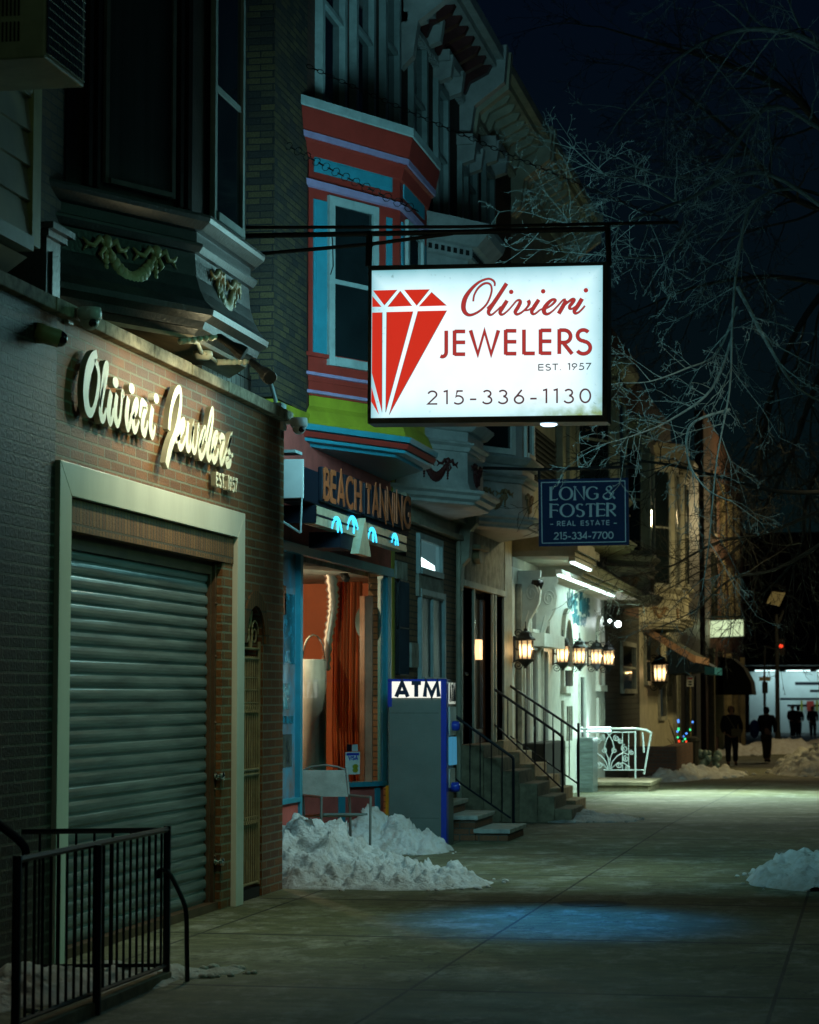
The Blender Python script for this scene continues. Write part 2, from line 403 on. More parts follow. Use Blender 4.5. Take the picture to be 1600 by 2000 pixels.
# ================================================================ GROUND
def walk_mat():
    m=bpy.data.materials.new('sidewalk_concrete'); m.use_nodes=True; n=m.node_tree; b=n.nodes['Principled BSDF']
    tc=n.nodes.new('ShaderNodeTexCoord'); sp=n.nodes.new('ShaderNodeSeparateXYZ'); n.links.new(tc.outputs['Object'],sp.inputs[0])
    def noise_(scale,det=6,st=(1,1,1),rough=.65):
        mp=n.nodes.new('ShaderNodeMapping'); mp.inputs['Scale'].default_value=st; n.links.new(tc.outputs['Object'],mp.inputs[0])
        q=n.nodes.new('ShaderNodeTexNoise'); q.inputs['Scale'].default_value=scale; q.inputs['Detail'].default_value=det; q.inputs['Roughness'].default_value=rough
        n.links.new(mp.outputs[0],q.inputs['Vector']); return q.outputs['Fac']
    big=noise_(.9,8,(1,.35,1)); fine=noise_(90,3); mid=noise_(6,6); salt=noise_(2.2,9,(1,.6,1),.8); spk=noise_(170,1)
    def mth(op,a,b_=None,c=None):
        q=n.nodes.new('ShaderNodeMath'); q.operation=op
        for i,x in enumerate((a,b_,c)):
            if x is None: continue
            if isinstance(x,(int,float)): q.inputs[i].default_value=x
            else: n.links.new(x,q.inputs[i])
        return q.outputs[0]
    def ramp(x,p0,c0,p1,c1):
        q=n.nodes.new('ShaderNodeValToRGB'); q.color_ramp.elements[0].position=p0; q.color_ramp.elements[0].color=(*c0,1)
        q.color_ramp.elements[1].position=p1; q.color_ramp.elements[1].color=(*c1,1); n.links.new(x,q.inputs[0]); return q.outputs[0]
    def mix(bt,f,a,b_):
        q=n.nodes.new('ShaderNodeMix'); q.data_type='RGBA'; q.blend_type=bt
        if isinstance(f,(int,float)): q.inputs['Factor'].default_value=f
        else: n.links.new(f,q.inputs['Factor'])
        for k,x in (('A',a),('B',b_)):
            if isinstance(x,tuple): q.inputs[k].default_value=(*x,1)
            else: n.links.new(x,q.inputs[k])
        return q.outputs['Result']
    c=ramp(big,.30,(.095,.10,.050),.72,(.215,.225,.125))
    c=mix('MULTIPLY',.85,c,ramp(mid,.3,(.45,.45,.42),.7,(1.25,1.25,1.2)))
    st=noise_(3.2,8,(.35,2.6,1),.7); c=mix('MULTIPLY',.7,c,ramp(st,.3,(.5,.5,.48),.7,(1.25,1.25,1.22)))
    c=mix('MULTIPLY',.75,c,ramp(fine,.3,(.35,.35,.35),.7,(1.4,1.4,1.4)))
    # dried road salt in patches and small white grains
    sl=mth('MULTIPLY',ramp(salt,.50,(0,0,0),.70,(1,1,1)),.6); c=mix('MIX',sl,c,(.55,.56,.52))
    gr=ramp(spk,.70,(0,0,0),.74,(1,1,1)); c=mix('MIX',mth('MULTIPLY',gr,.6),c,(.7,.7,.68))
    wob=mth('MULTIPLY',mth('SUBTRACT',noise_(14,3),.5),.02)
    def joint(coord,period,off,width):
        a=mth('ADD',coord,wob); a=mth('SUBTRACT',a,off); a=mth('DIVIDE',a,period); a=mth('FRACT',mth('ADD',a,100)) ; a=mth('ABSOLUTE',mth('SUBTRACT',a,.5))
        return mth('GREATER_THAN',a,.5-width/period/2)
    vc=n.nodes.new('ShaderNodeTexVoronoi'); vc.feature='DISTANCE_TO_EDGE'; vc.inputs['Scale'].default_value=.42
    mpc=n.nodes.new('ShaderNodeMapping'); n.links.new(tc.outputs['Object'],mpc.inputs[0])
    dn=n.nodes.new('ShaderNodeTexNoise'); dn.inputs['Scale'].default_value=2.5; dn.inputs['Detail'].default_value=5; n.links.new(mpc.outputs[0],dn.inputs['Vector'])
    va=n.nodes.new('ShaderNodeVectorMath'); va.operation='ADD'; n.links.new(mpc.outputs[0],va.inputs[0]); n.links.new(dn.outputs['Color'],va.inputs[1]); n.links.new(va.outputs[0],vc.inputs['Vector'])
    crk=mth('MULTIPLY',mth('LESS_THAN',vc.outputs['Distance'],.0045),mth('GREATER_THAN',noise_(.5,3),.44))
    c=mix('MIX',mth('MULTIPLY',crk,.7),c,(.02,.02,.016))
    j=mth('MAXIMUM',joint(sp.outputs['Y'],2.85,1.75,.060),joint(sp.outputs['X'],1.98,2.32,.022))
    c=mix('MIX',mth('MULTIPLY',j,.92),c,(.014,.014,.010))
    n.links.new(c,b.inputs['Base Color'])
    wet=ramp(noise_(1.1,8,(.5,.7,1)),.3,(.62,.62,.62),.7,(.85,.85,.85)); n.links.new(wet,b.inputs['Roughness'])
    hh=mth('SUBTRACT',mth('ADD',mth('MULTIPLY',fine,.35),mth('MULTIPLY',mid,.5)),mth('MULTIPLY',j,1.2))
    bp=n.nodes.new('ShaderNodeBump'); bp.inputs['Strength'].default_value=.5; bp.inputs['Distance'].default_value=.012
    n.links.new(hh,bp.inputs['Height']); n.links.new(bp.outputs[0],b.inputs['Normal'])
    return m
M_walk=walk_mat()
ys=[-30,0,10,20,30,40,50,60,70,85,100]
mb=MB()
for a,b in zip(ys[:-1],ys[1:]):
    for x0,x1 in ((-6,6.70),):
        mb.add([(x0,a,gz(a)),(x1,a,gz(a)),(x1,b,gz(b)),(x0,b,gz(b))],[(0,1,2,3)])
structure('sidewalk',mb,M_walk)
mb=MB()
for a,b in zip(ys[:-1],ys[1:]):
    mb.add([(6.71,a,gz(a)-.15),(6.85,a,gz(a)-.15),(6.85,a,gz(a)+.003),(6.71,a,gz(a)+.003),(6.71,b,gz(b)-.15),(6.85,b,gz(b)-.15),(6.85,b,gz(b)+.003),(6.71,b,gz(b)+.003)],
      [(3,2,6,7),(1,5,6,2),(0,3,7,4),(0,1,2,3),(4,7,6,5)])
structure('kerb',mb,mat('kerb_stone',(.20,.20,.18),.8,vary=.3,bump=.4))
mb=MB(); 
for a,b in ((-60,30),(30,70),(70,100),(100,600)):
    x0=-300 if a>=100 else 6.6
    mb.add([(x0,a,gz(a)-.16),(300,a,gz(a)-.16),(300,b,gz(b)-.16),(x0,b,gz(b)-.16)],[(0,1,2,3)])
structure('road',mb,M_asph)

# ================================================================ helpers for facades
def window(fr,u0,u1,w0,w1,fm,gm,parent,fw=.06,d=.04,sash=True,rec=.0,name='window',mull=0):
    m=MB()
    m.fbox(fr,u0-fw,u0,w0-fw,w1+fw,-.01,d); m.fbox(fr,u1,u1+fw,w0-fw,w1+fw,-.01,d)
    m.fbox(fr,u0,u1,w1,w1+fw,-.008,d-.002); m.fbox(fr,u0,u1,w0-fw,w0,-.008,d+.02)
    if sash: m.fbox(fr,u0,u1,(w0+w1)/2-.022,(w0+w1)/2+.022,-.006,d-.015)
    for i in range(mull):
        u=u0+(u1-u0)*(i+1)/(mull+1); m.fbox(fr,u-.018,u+.018,w0,w1,-.006,d-.01)
    f=part(name,m,fm,parent)
    g=MB(); g.fbox(fr,u0,u1,w0,w1,-.02,.006-rec); part('pane',g,gm,f)
    return f
class Bay:
    def __init__(s,y0,yc,ye,xc,back=P):
        s.A=(back,y0);s.B=(xc,yc);s.C=(xc,ye);s.D=(back,ye+(yc-y0)); s.back=back
        s.near,s.Ln=between(s.A,s.B); s.front,s.Lf=between(s.B,s.C); s.farf,_=between(s.C,s.D)
    def ring(s,o,z):
        n=s.near.n; xf=s.B[0]+o; A=Vector((s.A[0],s.A[1],0))+n*o; t=s.near.ux
        k=(xf-A.x)/t.x; By=A.y+t.y*k; k2=(s.back-A.x)/t.x; Ay=A.y+t.y*k2
        d=s.B[1]-By; e=s.A[1]-Ay
        return [Vector((s.back,s.D[1]+e,z)),Vector((s.back,Ay,z)),Vector((xf,By,z)),Vector((xf,s.C[1]+d,z))]
    def bands(s,mb,prof):
        mb.loft([s.ring(o,z) for o,z in prof])
def garland(fr,uc,wc,S,m,parent,name='garland',drop=1):
    """cherub and ribbon swag in relief; S = half width"""
    mb=MB(); mb.smooth=True; k=S
    for i in range(13):
        t=i/12; u=uc+(-.62+1.24*t)*k; ww=wc-.52*k*math.sin(math.pi*t)+.02*k
        r=k*(.09+.10*math.sin(math.pi*t)); mb.ball(fr.pt(u,ww,.012),r,8,(1,.55,1.1),fr)
    for sg in (-1,1):
        c=uc+sg*.68*k
        mb.ball(fr.pt(c,wc+.16*k,.02),.13*k,8,(1,.7,1.1),fr)
        for q in (-1,1):
            a=[fr.pt(c+q*.08*k,wc+.10*k,.015),fr.pt(c+q*.22*k,wc+.20*k,.03),fr.pt(c+q*.34*k,wc+.04*k,.02),fr.pt(c+q*.50*k,wc+.06*k,.015),fr.pt(c+q*.62*k,wc+.16*k,.01)]
            mb.tube(a,[.06*k,.065*k,.055*k,.05*k,.02*k],6); 
            mb.tube([fr.pt(c+q*.46*k,wc+.07*k,.015),fr.pt(c+q*.60*k,wc-.08*k,.01)],[.045*k,.015*k],6)
            mb.tube([fr.pt(c+q*.05*k,wc+.05*k,.02),fr.pt(c+q*.17*k,wc-.10*k,.02),fr.pt(c+q*.08*k,wc-.22*k,.015)],[.05*k,.05*k,.02*k],6)
        for j in range(6):
            t=j/5; mb.ball(fr.pt(c,wc-.02*k-.50*k*t*drop,.014),.075*k*(1-.45*abs(t-.35)*1.3),8,(1,.7,1),fr)
    return part(name,mb,m,parent)
# glyph strokes ------------------------------------------------------
def arc(cx,cy,rx,ry,a0,a1,n=14):
    return [(cx+rx*math.cos(R(a0+(a1-a0)*i/n)),cy+ry*math.sin(R(a0+(a1-a0)*i/n))) for i in range(n+1)]
GL={
'J':(.34,[[(.30,1),(.30,.16)]+arc(.13,.14,.17,.19,-8,-120,8)]),
'E':(.44,[[(.0,.0),(.0,1)],[(0,.96),(.42,.96)],[(0,.52),(.42,.52)],[(0,.04),(.42,.04)]]),
'F':(.42,[[(.0,.0),(.0,1)],[(0,.96),(.42,.96)],[(0,.52),(.38,.52)]]),
'L':(.40,[[(0,0),(0,1)],[(0,.04),(.40,.04)]]),
'W':(.95,[[(0,1),(.25,.03),(.475,.97),(.70,.03),(.95,1)]]),
'R':(.48,[[(0,0),(0,1)],[(0,.96),(.18,.96)]+arc(.18,.71,.24,.25,90,-90)+[(0,.46)],[(.14,.46),(.48,0)]]),
'S':(.44,[arc(.22,.74,.18,.22,35,270,14)+arc(.22,.25,.21,.25,85,-150,16)]),
'T':(.50,[[(0,.96),(.50,.96)],[(.25,0),(.25,.96)]]),
'.':(.08,[[(0.04,0),(.04,.10)]]),' ':(.28,[]),
'-':(.30,[[(0,.34),(.30,.34)]]),
'0':(.50,[arc(.25,.5,.24,.48,90,450,22)]),'O':(.78,[arc(.39,.5,.38,.48,90,450,26)]),'o':(.5,[arc(.25,.5,.24,.48,90,450,22)]),
'1':(.20,[[(.0,.93),(.16,1.0),(.16,0)]]),
'2':(.46,[arc(.23,.73,.20,.25,165,-35,12)+[(.02,.03),(.46,.03)]]),
'3':(.44,[arc(.20,.75,.18,.22,150,-80,12),arc(.20,.27,.22,.26,82,-155,14)]),
'4':(.46,[[(.36,0),(.36,1),(.0,.26),(.46,.26)]]),
'5':(.44,[[(.40,.97),(.14,.97),(.08,.56)]+arc(.18,.31,.24,.30,112,-140,14)]),
'6':(.46,[[(.36,1),(.10,.50)]+arc(.23,.29,.21,.28,150,510,18)]),
'7':(.42,[[(0,.96),(.42,.96),(.10,0)]]),
'9':(.46,[arc(.23,.70,.20,.27,-10,340,18)+[(.10,0)]]),
'A':(.62,[[(0,0),(.31,1),(.62,0)],[(.12,.30),(.50,.30)]]),
'M':(.74,[[(0,0),(.08,1),(.37,.12),(.66,1),(.74,0)]]),
'N':(.58,[[(0,0),(0,1),(.58,0),(.58,1)]]),
'G':(.74,[arc(.39,.5,.38,.48,42,318,20)+[(.68,.44)],[(.46,.44),(.70,.44)]]),
'B':(.46,[[(0,0),(0,1)],[(0,.96),(.18,.96)]+arc(.18,.74,.20,.22,90,-90)+[(0,.52)],[(0,.52),(.20,.52)]+arc(.20,.28,.24,.24,90,-90)+[(0,.04)]]),
'C':(.66,[arc(.39,.5,.38,.48,48,312,20)]),'H':(.54,[[(0,0),(0,1)],[(.54,0),(.54,1)],[(0,.52),(.54,.52)]]),
'I':(.02,[[(.01,0),(.01,1)]]),'V':(.56,[[(0,1),(.28,0),(.56,1)]]),
'U':(.5,[[(0,1),(0,.28)]+arc(.25,.27,.25,.27,180,360,12)+[(.5,1)]]),
'P':(.46,[[(0,0),(0,1)],[(0,.96),(.18,.96)]+arc(.18,.72,.22,.24,90,-90)+[(0,.48)]]),
'K':(.5,[[(0,0),(0,1)],[(.46,1),(.04,.45)],[(.16,.58),(.5,0)]]),
'D':(.6,[[(0,0),(0,1)],[(0,.96),(.2,.96)]+arc(.2,.5,.36,.46,90,-90,14)+[(0,.04)]]),
'&':(.70,[[(.70,.02),(.22,.72)]+arc(.34,.80,.15,.17,200,-20,10)+[(.14,.42)]+arc(.26,.24,.25,.24,140,330,12)+[(.64,.52)]]),
}
def text(mb,s,mp,x0,x1,y0,y1,fr,sw,d0,d1,gap=.16,serif=False,step=.0003,caps=None):
    """mp maps (x,y) picture position on the face to (u,w); (x0,y0) bottom-left, (x1,y1) top-right"""
    W=sum(GL[c][0] for c in s)+gap*(len(s)-1); cx=0; q=0
    for c in s:
        gw,st=GL[c]
        for k in st:
            pts=[mp(x0+(x1-x0)*(cx+a)/W, y0+(y1-y0)*b) for a,b in k]
            wd=sw
            if serif:
                wd=[]
                for i in range(len(pts)):
                    a=pts[max(i-1,0)];b=pts[min(i+1,len(pts)-1)]; t=Vector((b[0]-a[0],b[1]-a[1])); t.normalize() if t.length else None
                    v=abs(t.y)
                    wd.append(sw*(.45+.75*v*v if c!='&' else (.5+.5*(1 if t.x*t.y<0 else 0))))
            e=q*step; q+=1
            mb.ribbon(fr,pts,wd,d0,d1+e)
            if serif and len(k)==2 and k[0][0]==k[1][0] or (serif and c=='N' ):
                ends=[k[0],k[-1]] if c!='N' else [k[0],k[1],k[-1]]
                for (a,b) in ends:
                    e=q*step;q+=1
                    mb.ribbon(fr,[mp(x0+(x1-x0)*(cx+a-.09)/W,y0+(y1-y0)*b),mp(x0+(x1-x0)*(cx+a+.09)/W,y0+(y1-y0)*b)],sw*.4,d0,d1+e)
            if serif and c in 'EFLTGS' and len(k)==2 and k[0][1]==k[1][1]:
                a,b=k[1]; e=q*step;q+=1; dd=.10 if b<.5 else -.10
                if abs(b-.5)<.1 and c=='G': continue
                mb.ribbon(fr,[mp(x0+(x1-x0)*(cx+a)/W,y0+(y1-y0)*(b-.0)),mp(x0+(x1-x0)*(cx+a+.02)/W,y0+(y1-y0)*(b+dd))],sw*.45,d0,d1+e)
                if c=='T':
                    e=q*step;q+=1; mb.ribbon(fr,[mp(x0+(x1-x0)*(cx+k[0][0])/W,y0+(y1-y0)*b),mp(x0+(x1-x0)*(cx+k[0][0]-.02)/W,y0+(y1-y0)*(b+dd))],sw*.45,d0,d1+e)
        cx+=gw+gap
# ================================================================ JEWELLER'S SHOP (brick front, x = 0)
W0=wallX(0)
shop=thing('jewelry_shop','one storey brick shop front with roll down metal shutter framed in pale marble','shop building',(0,14,0))
YL,YR=14.13,17.76; ZO=2.62; YE=19.70; GA,GB=18.42,19.02; ZG=2.02
mb=MB(); fr=W0
mb.fbox(fr,13.86,YL,0,3.9,-.3,0); mb.fbox(fr,YL,YR,ZO,3.9,-.3,0); mb.fbox(fr,YR,GA,0,3.9,-.3,0); mb.fbox(fr,GB,YE,0,3.9,-.3,0)
gr=(GB-GA)/2; gc=(GA+GB)/2
ar=[(gc+gr*math.cos(R(a)),ZG+gr*1.0*math.sin(R(a))) for a in range(180,-1,-12)]
pts=[(GA,3.9)]+[(GA,ZG)]+ar[1:-1]+[(GB,ZG),(GB,3.9)]
# split arch field in quads for clean faces
for i in range(len(ar)-1):
    (a,b),(c,d)=ar[i],ar[i+1]; mb.prism(fr,[(a,b),(c,d),(c,3.9),(a,3.9)],-.3,0)
mb.fbox(fr,YE-.3,YE,0,3.9,-.9,-.3)
part('brick_wall',mb,M_brick,shop)
mb=MB(); mb.fbox(fr,8.5,13.86,0,3.9,-.3,.012); part('textured_brick_wall',mb,M_brickrough,shop)
mb=MB(); random.seed(3)
u=8.5
while u<YE+.05:
    l=random.uniform(.9,1.25); mb.fbox(fr,u+.004,min(u+l,YE+.06)-.004,3.9,3.985+random.uniform(-.006,.006),-.32,.07+random.uniform(-.006,.006)); u+=l
part('parapet_coping',mb,M_coping,shop,bevel=.008)
mb=MB(); mb.fbox(fr,8.5,YE,3.6,3.7,-1.4,-.3); part('roof',mb,M_coping,shop)
mb=MB()
mb.prism(fr,[(13.86,0),(14.08,0),(14.08,2.82),(13.86,3.02)],0,.045)
mb.prism(fr,[(13.862,3.022),(14.083,2.822),(18.037,2.822),(18.258,3.022)],0,.045)
mb.prism(fr,[(18.04,0),(18.26,0),(18.26,3.02),(18.04,2.82)],0,.045)
part('marble_surround',mb,M_marble,shop,bevel=.003)
mb=MB(); mb.fbox(fr,14.085,18.035,ZO-.003,2.815,-.2,.012); part('soldier_course',mb,M_soldier,shop)
mb=MB(); ps=.0885; z=.06; i=0; random.seed(5)
while z<2.60:
    j=random.uniform(-.0025,.0025); prof=[(.000,.000),(.000,.015),(.011,.017),(.015+j,.024),(.0185+j,.040),(.0175+j,.060),(.013+j,.076),(.009,.0835),(.000,.0845),(.000,.0885)]
    vs=[]; NN=8
    for a in range(NN+1):
        u=YL-.02+(YR-YL+.02)*a/NN; jj=random.uniform(-.0016,.0016)
        for d,h in prof: vs.append(fr.pt(u,z+h,-.11+d+(jj if .01<h<.08 else 0)))
    k=len(prof); mb.smooth=False
    mb.add(vs,[(a*k+q,(a+1)*k+q,(a+1)*k+q+1,a*k+q+1) for a in range(NN) for q in range(k-1)])
    z+=ps; i+=1
sh=part('roll_shutter',mb,M_shut,shop,weld=True)
mb=MB(); mb.fbox(fr,14.14,14.16,1.44,1.60,-.125,-.115); part('latch_plate',mb,M_guide,sh)
mb=MB(); mb.fbox(fr,YR-.09,YR-.004,.02,ZO,-.155,-.070); mb.fbox(fr,YR-.05,YR-.002,.02,ZO,-.070,-.045); mb.fbox(fr,YL,YR-.09,2.52,ZO,-.2,-.07); mb.fbox(fr,YL,YR,0,.06,-.3,-.02)
for zz in (.4,.9,1.4,1.9,2.3): mb.ball(fr.pt(YR-.03,zz,-.042),.012,6)
part('shutter_guide',mb,M_guide,shop)
mb=MB()
for zz in (.36,1.0):
    mb=MB(); mb.lathe(fr.pt(YR-.03,zz,-.04),[(.03,0),(.032,.012),(.016,.018),(.016,.035),(.034,.05),(.034,.066),(.0,.075)],12,fr.n)
    part('shutter_lock',mb,M_chrome,shop)
# arched gate
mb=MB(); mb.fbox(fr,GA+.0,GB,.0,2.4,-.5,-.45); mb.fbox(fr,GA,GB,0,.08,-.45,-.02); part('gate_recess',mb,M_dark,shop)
mb=MB(); ro=gr+.12
A=[(gc+ro*math.cos(R(a)),ZG+ro*math.sin(R(a))) for a in range(180,-1,-12)]
for i in range(len(ar)-1): mb.prism(fr,[ar[i],ar[i+1],A[i+1],A[i]],-.01,.022)
part('arch_course',mb,M_soldier,shop)
mb=MB()
def T(a,b,r=.009): mb.tube([fr.pt(a[0],a[1],-.03),fr.pt(b[0],b[1],-.03)],r,6)
for u in (GA+.02,GB-.03): T((u,.1),(u,2.04),.017)
for zz in (.12,.98,1.02,1.90,1.98): T((GA+.02,zz),(GB-.03,zz),.012)
for i in range(7):
    u=GA+.08+i*.07; T((u,.12),(u,1.92),.008)
    for zz in (.62,1.5):
        mb.tube([fr.pt(u-.015,zz-.03,-.02),fr.pt(u-.028,zz,-.02),fr.pt(u-.015,zz+.03,-.02)],.006,5); mb.tube([fr.pt(u+.015,zz-.03,-.02),fr.pt(u+.028,zz,-.02),fr.pt(u+.015,zz+.03,-.02)],.006,5)
for zz in (1.55,1.65,1.75): T((GA+.05,zz),(GB-.05,zz),.005)
for s in (-1,1):
    pts=[]
    for a in range(0,500,25):
        r=.12*(1-a/620); pts.append(fr.pt(gc+s*(.13-.0)+s*r*math.cos(R(a)),2.10+r*math.sin(R(a)),-.03))
    mb.tube(pts,.008,5)
    mb.tube([fr.pt(gc+s*x,z_,-.03) for x,z_ in ((.02,1.98),(.06,2.12),(.01,2.2),(.04,2.28))],.009,5)
part('arched_gate',mb,M_gate,shop)
# wall lettering -------------------------------------------------------
Wl=wallX(.0)
def m2(x,y): return Wl.hit(140+x/4.444,660+y/4.444,.075)
S_=[
 ([(222,135),(185,185),(150,280),(130,400),(125,500),(137,600),(165,650),(195,610),(222,500),(238,380),(235,290),(218,225),(200,200)],[.05,.09,.11,.105,.10,.09,.065,.05,.055,.055,.05,.05,.03]),
 ([(246,600),(262,450),(285,290),(303,228),(315,250),(300,350),(276,460),(258,560),(252,640),(265,700),(285,690),(302,610)],[.03,.05,.06,.05,.04,.05,.065,.07,.07,.065,.05,.03]),
 ([(345,470),(328,570),(322,660),(335,730),(352,700),(362,610)],[.07,.08,.08,.06,.045,.03]),
 ([(395,490),(382,600),(380,680),(398,745),(418,710),(432,600),(442,480),(452,520)],[.06,.075,.075,.06,.045,.04,.05,.04]),
 ([(495,520),(482,620),(478,700),(490,780),(508,740),(520,660)],[.07,.08,.08,.06,.045,.03]),
 ([(528,700),(560,640),(572,570),(560,545),(540,610),(532,700),(542,790),(562,795),(585,720)],[.03,.045,.055,.05,.07,.08,.065,.045,.03]),
 ([(590,690),(608,570),(622,560),(648,600),(638,640),(622,700),(616,780),(634,830),(650,790),(662,720)],[.04,.06,.05,.06,.06,.07,.075,.06,.045,.03]),
 ([(704,600),(690,700),(686,780),(700,850),(716,820),(726,760)],[.07,.08,.08,.06,.045,.03]),
 ([(846,800),(855,690),(875,570),(905,480),(932,445),(948,480),(945,590),(925,730),(898,840),(868,920),(845,1010),(825,1110)],[.06,.06,.06,.065,.06,.055,.065,.07,.075,.08,.085,.08]),
 ([(905,900),(945,850),(978,760),(972,715),(945,770),(930,860),(938,945),(965,940),(990,860)],[.03,.04,.055,.05,.06,.075,.06,.045,.035]),
 ([(1015,730),(1002,850),(1005,950),(1025,960),(1042,870),(1058,760),(1048,880),(1055,970),(1075,980),(1090,890),(1103,770),(1108,810)],[.05,.07,.065,.05,.045,.05,.065,.06,.045,.04,.05,.04]),
 ([(1108,960),(1140,880),(1160,800),(1150,790),(1128,860),(1112,950),(1118,1030),(1145,1010),(1175,900)],[.03,.045,.055,.05,.065,.075,.06,.045,.04]),
 ([(1165,900),(1190,760),(1212,650),(1226,625),(1228,690),(1212,810),(1190,920),(1180,1000),(1195,1050),(1215,1020)],[.04,.05,.055,.05,.045,.06,.07,.07,.055,.04]),
 ([(1215,1000),(1250,920),(1265,840),(1248,835),(1228,910),(1222,1000),(1238,1065),(1262,1030),(1275,960)],[.03,.045,.055,.05,.07,.075,.06,.045,.035]),
 ([(1285,900),(1300,850),(1325,880),(1312,940),(1295,1010),(1298,1080),(1318,1060),(1335,1000)],[.06,.05,.055,.06,.075,.06,.045,.03]),
 ([(1335,1000),(1370,920),(1388,850),(1372,900),(1362,960),(1378,1030),(1375,1090),(1350,1105),(1342,1060),(1365,1040),(1403,1015)],[.03,.045,.05,.055,.065,.06,.06,.05,.04,.03,.03]),
]
lt=thing('script_lettering','cream raised script lettering reading Olivieri Jewelers mounted on the brick above the marble frame','sign',Wl.pt(16,3.4,0))
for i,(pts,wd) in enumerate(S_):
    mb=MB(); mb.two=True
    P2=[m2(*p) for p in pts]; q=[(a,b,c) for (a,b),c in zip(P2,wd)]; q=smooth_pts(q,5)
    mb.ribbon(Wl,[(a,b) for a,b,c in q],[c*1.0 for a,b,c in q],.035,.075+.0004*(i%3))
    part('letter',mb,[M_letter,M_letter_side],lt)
mb=MB()
for x,y in ((382,385),(522,440),(735,525)):
    mb=MB(); u,w_=m2(x,y); mb.disc(Wl,(u,w_),.062,.036,.035,.0755,14)
    part('letter_dot',mb,M_letter,lt)
es=thing('date_lettering','small cream block lettering reading EST. 1957 under the end of the script lettering','sign',Wl.pt(17.8,3.2,0))
def bil(q,fr,d=0,conv=None):
    def f(x,y):
        (ax,ay),(bx,by),(cx_,cy_),(dx,dy)=q   # BL BR TR TL
        X=(ax*(1-x)+bx*x)*(1-y)+(dx*(1-x)+cx_*x)*y; Y=(ay*(1-x)+by*x)*(1-y)+(dy*(1-x)+cy_*x)*y
        return fr.hit(X,Y,d)
    return f
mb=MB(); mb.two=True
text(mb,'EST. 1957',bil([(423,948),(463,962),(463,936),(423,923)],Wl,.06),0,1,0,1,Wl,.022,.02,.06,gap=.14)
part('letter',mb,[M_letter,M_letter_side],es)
# ---------------------------------------------------------------- cctv
def cctv(fr,u,w,label,S=1,flip=1):
    t=thing('security_camera',label,'security camera',fr.pt(u,w,0),group='security cameras on the shop fronts')
    mb=MB(); mb.fbox(fr,u-.05*S,u+.05*S,w-.02*S,w+.08*S,0,.03*S); mb.fbox(fr,u-.025*S,u+.025*S,w+.03*S,w+.07*S,.03*S,.13*S)
    part('wall_bracket',mb,M_camw,t,bevel=.004)
    mb=MB(); mb.smooth=True; c=fr.pt(u,w+.03*S,.15*S)
    mb.lathe(c,[(.03*S,.055*S),(.068*S,.05*S),(.072*S,.02*S),(.072*S,-.015*S),(.06*S,-.03*S)],16); part('housing',mb,M_camw,t)
    mb=MB(); mb.ball(c-Vector((0,0,.032*S)),.058*S,14,(1,1,1)); h=part('camera_ball',mb,M_camw,t)
    mb=MB(); mb.ball(c+Vector((.03*S,-.035*S,-.048*S)),.028*S,10); part('lens',mb,M_camd,h)
u,w_=W0.hit(130,628); cctv(W0,u,w_,'white dome security camera under the parapet at the left end of the script lettering',1.0)
u,w_=W0.hit(552,832); cctv(W0,u-.03,w_-.02,'white dome security camera on the brick corner beside the tanning salon',1.0)
u,w_=W0.hit(68,648); t=thing('security_camera','cream bullet camera with dark lens, leftmost of the security cameras','security camera',W0.pt(u,w_,0),group='security cameras on the shop fronts')
mb=MB(); mb.smooth=True; c=W0.pt(u,w_,0); ax=Vector((.75,.35,-.2)).normalized(); mb.lathe(c,[(.06,0),(.06,.05),(.055,.06),(.055,.15)],16,ax); part('housing',mb,M_sidetrim,t)
mb=MB(); mb.ball(c+ax*.15,.05,14); part('lens',mb,M_camd,t)

# ================================================================ HOUSE OVER THE SHOP (dark bay)
hs=thing('row_house','dark patchwork brick row house with a dark painted bay window above the shop','row house',(P,18,0),group='row houses along the sidewalk')
mb=MB(); mb.fbox(FP,13.2,15.3,3.5,12,-.3,0); mb.box((-1.2,15.3,3.5),(-.9,21.15,12)); mb.box((-1.2,21.15,4.31),(P-.003,22.45,12)); part('brick_wall',mb,M_dkbrick,hs)
mb=MB(); mb.box((-.9,15.27,4.2),(P-.002,19.1,9.6)); part('bay_return',mb,M_bayface,hs)
b=Bay(15.25,16.45,17.98,.15)
bo=thing('bay_window','dark brown bay window with gilded cherub garlands hanging over the script lettering','bay window',(P,16.8,4.2))
bo.parent=hs; bo.location=Vector((P,16.8,4.2))-Vector(hs.location); del bo['label']; del bo['category']
mb=MB(); b.bands(mb,[(-.02,4.16),(.02,4.20),(.05,4.20),(.07,4.25),(.13,4.29),(.14,4.33),(.07,4.40),(.03,4.48),(.0,4.58),(-.01,4.70)])
b.bands(mb,[(-.012,4.69),(-.012,4.745),(.02,4.75),(.05,4.79),(.05,4.81),(0,4.83),(0,4.90),(.04,4.91),(.10,4.96),(.11,4.99),(.11,5.01),(0,5.04)])
part('pedestal',mb,M_baydark,bo)
mb=MB(); b.bands(mb,[(-.04,5.03),(-.04,9.6)]); part('casing',mb,M_bayface,bo)
for frx,u,S in ((b.near,.66,.36),(b.front,.76,.33)):
    garland(frx,u,4.63,S,M_gold,bo)
def hitr(fr,pxs,pys):
    return [fr.hit(x,y) for x,y in zip(pxs,pys)]
(u0,w0),(u1,w1)=b.near.hit(203,372),b.near.hit(338,402)
mb=MB(); 
for a in (-.32,-.22,.0): pass
wd=window(b.near,u0+.03,u1-.03,5.13,9.0,M_trimd,M_blind,bo,fw=.035,d=.02,sash=True)
mb=MB()
for a in (u0-.16,u0-.08,u1+.06,u1+.14): mb.fbox(b.near,a,a+.035,5.05,9.3,-.03,.015)
part('pilaster',mb,M_bayface,bo)
(u0,_),(u1,_)=b.front.hit(412,440),b.front.hit(470,470)
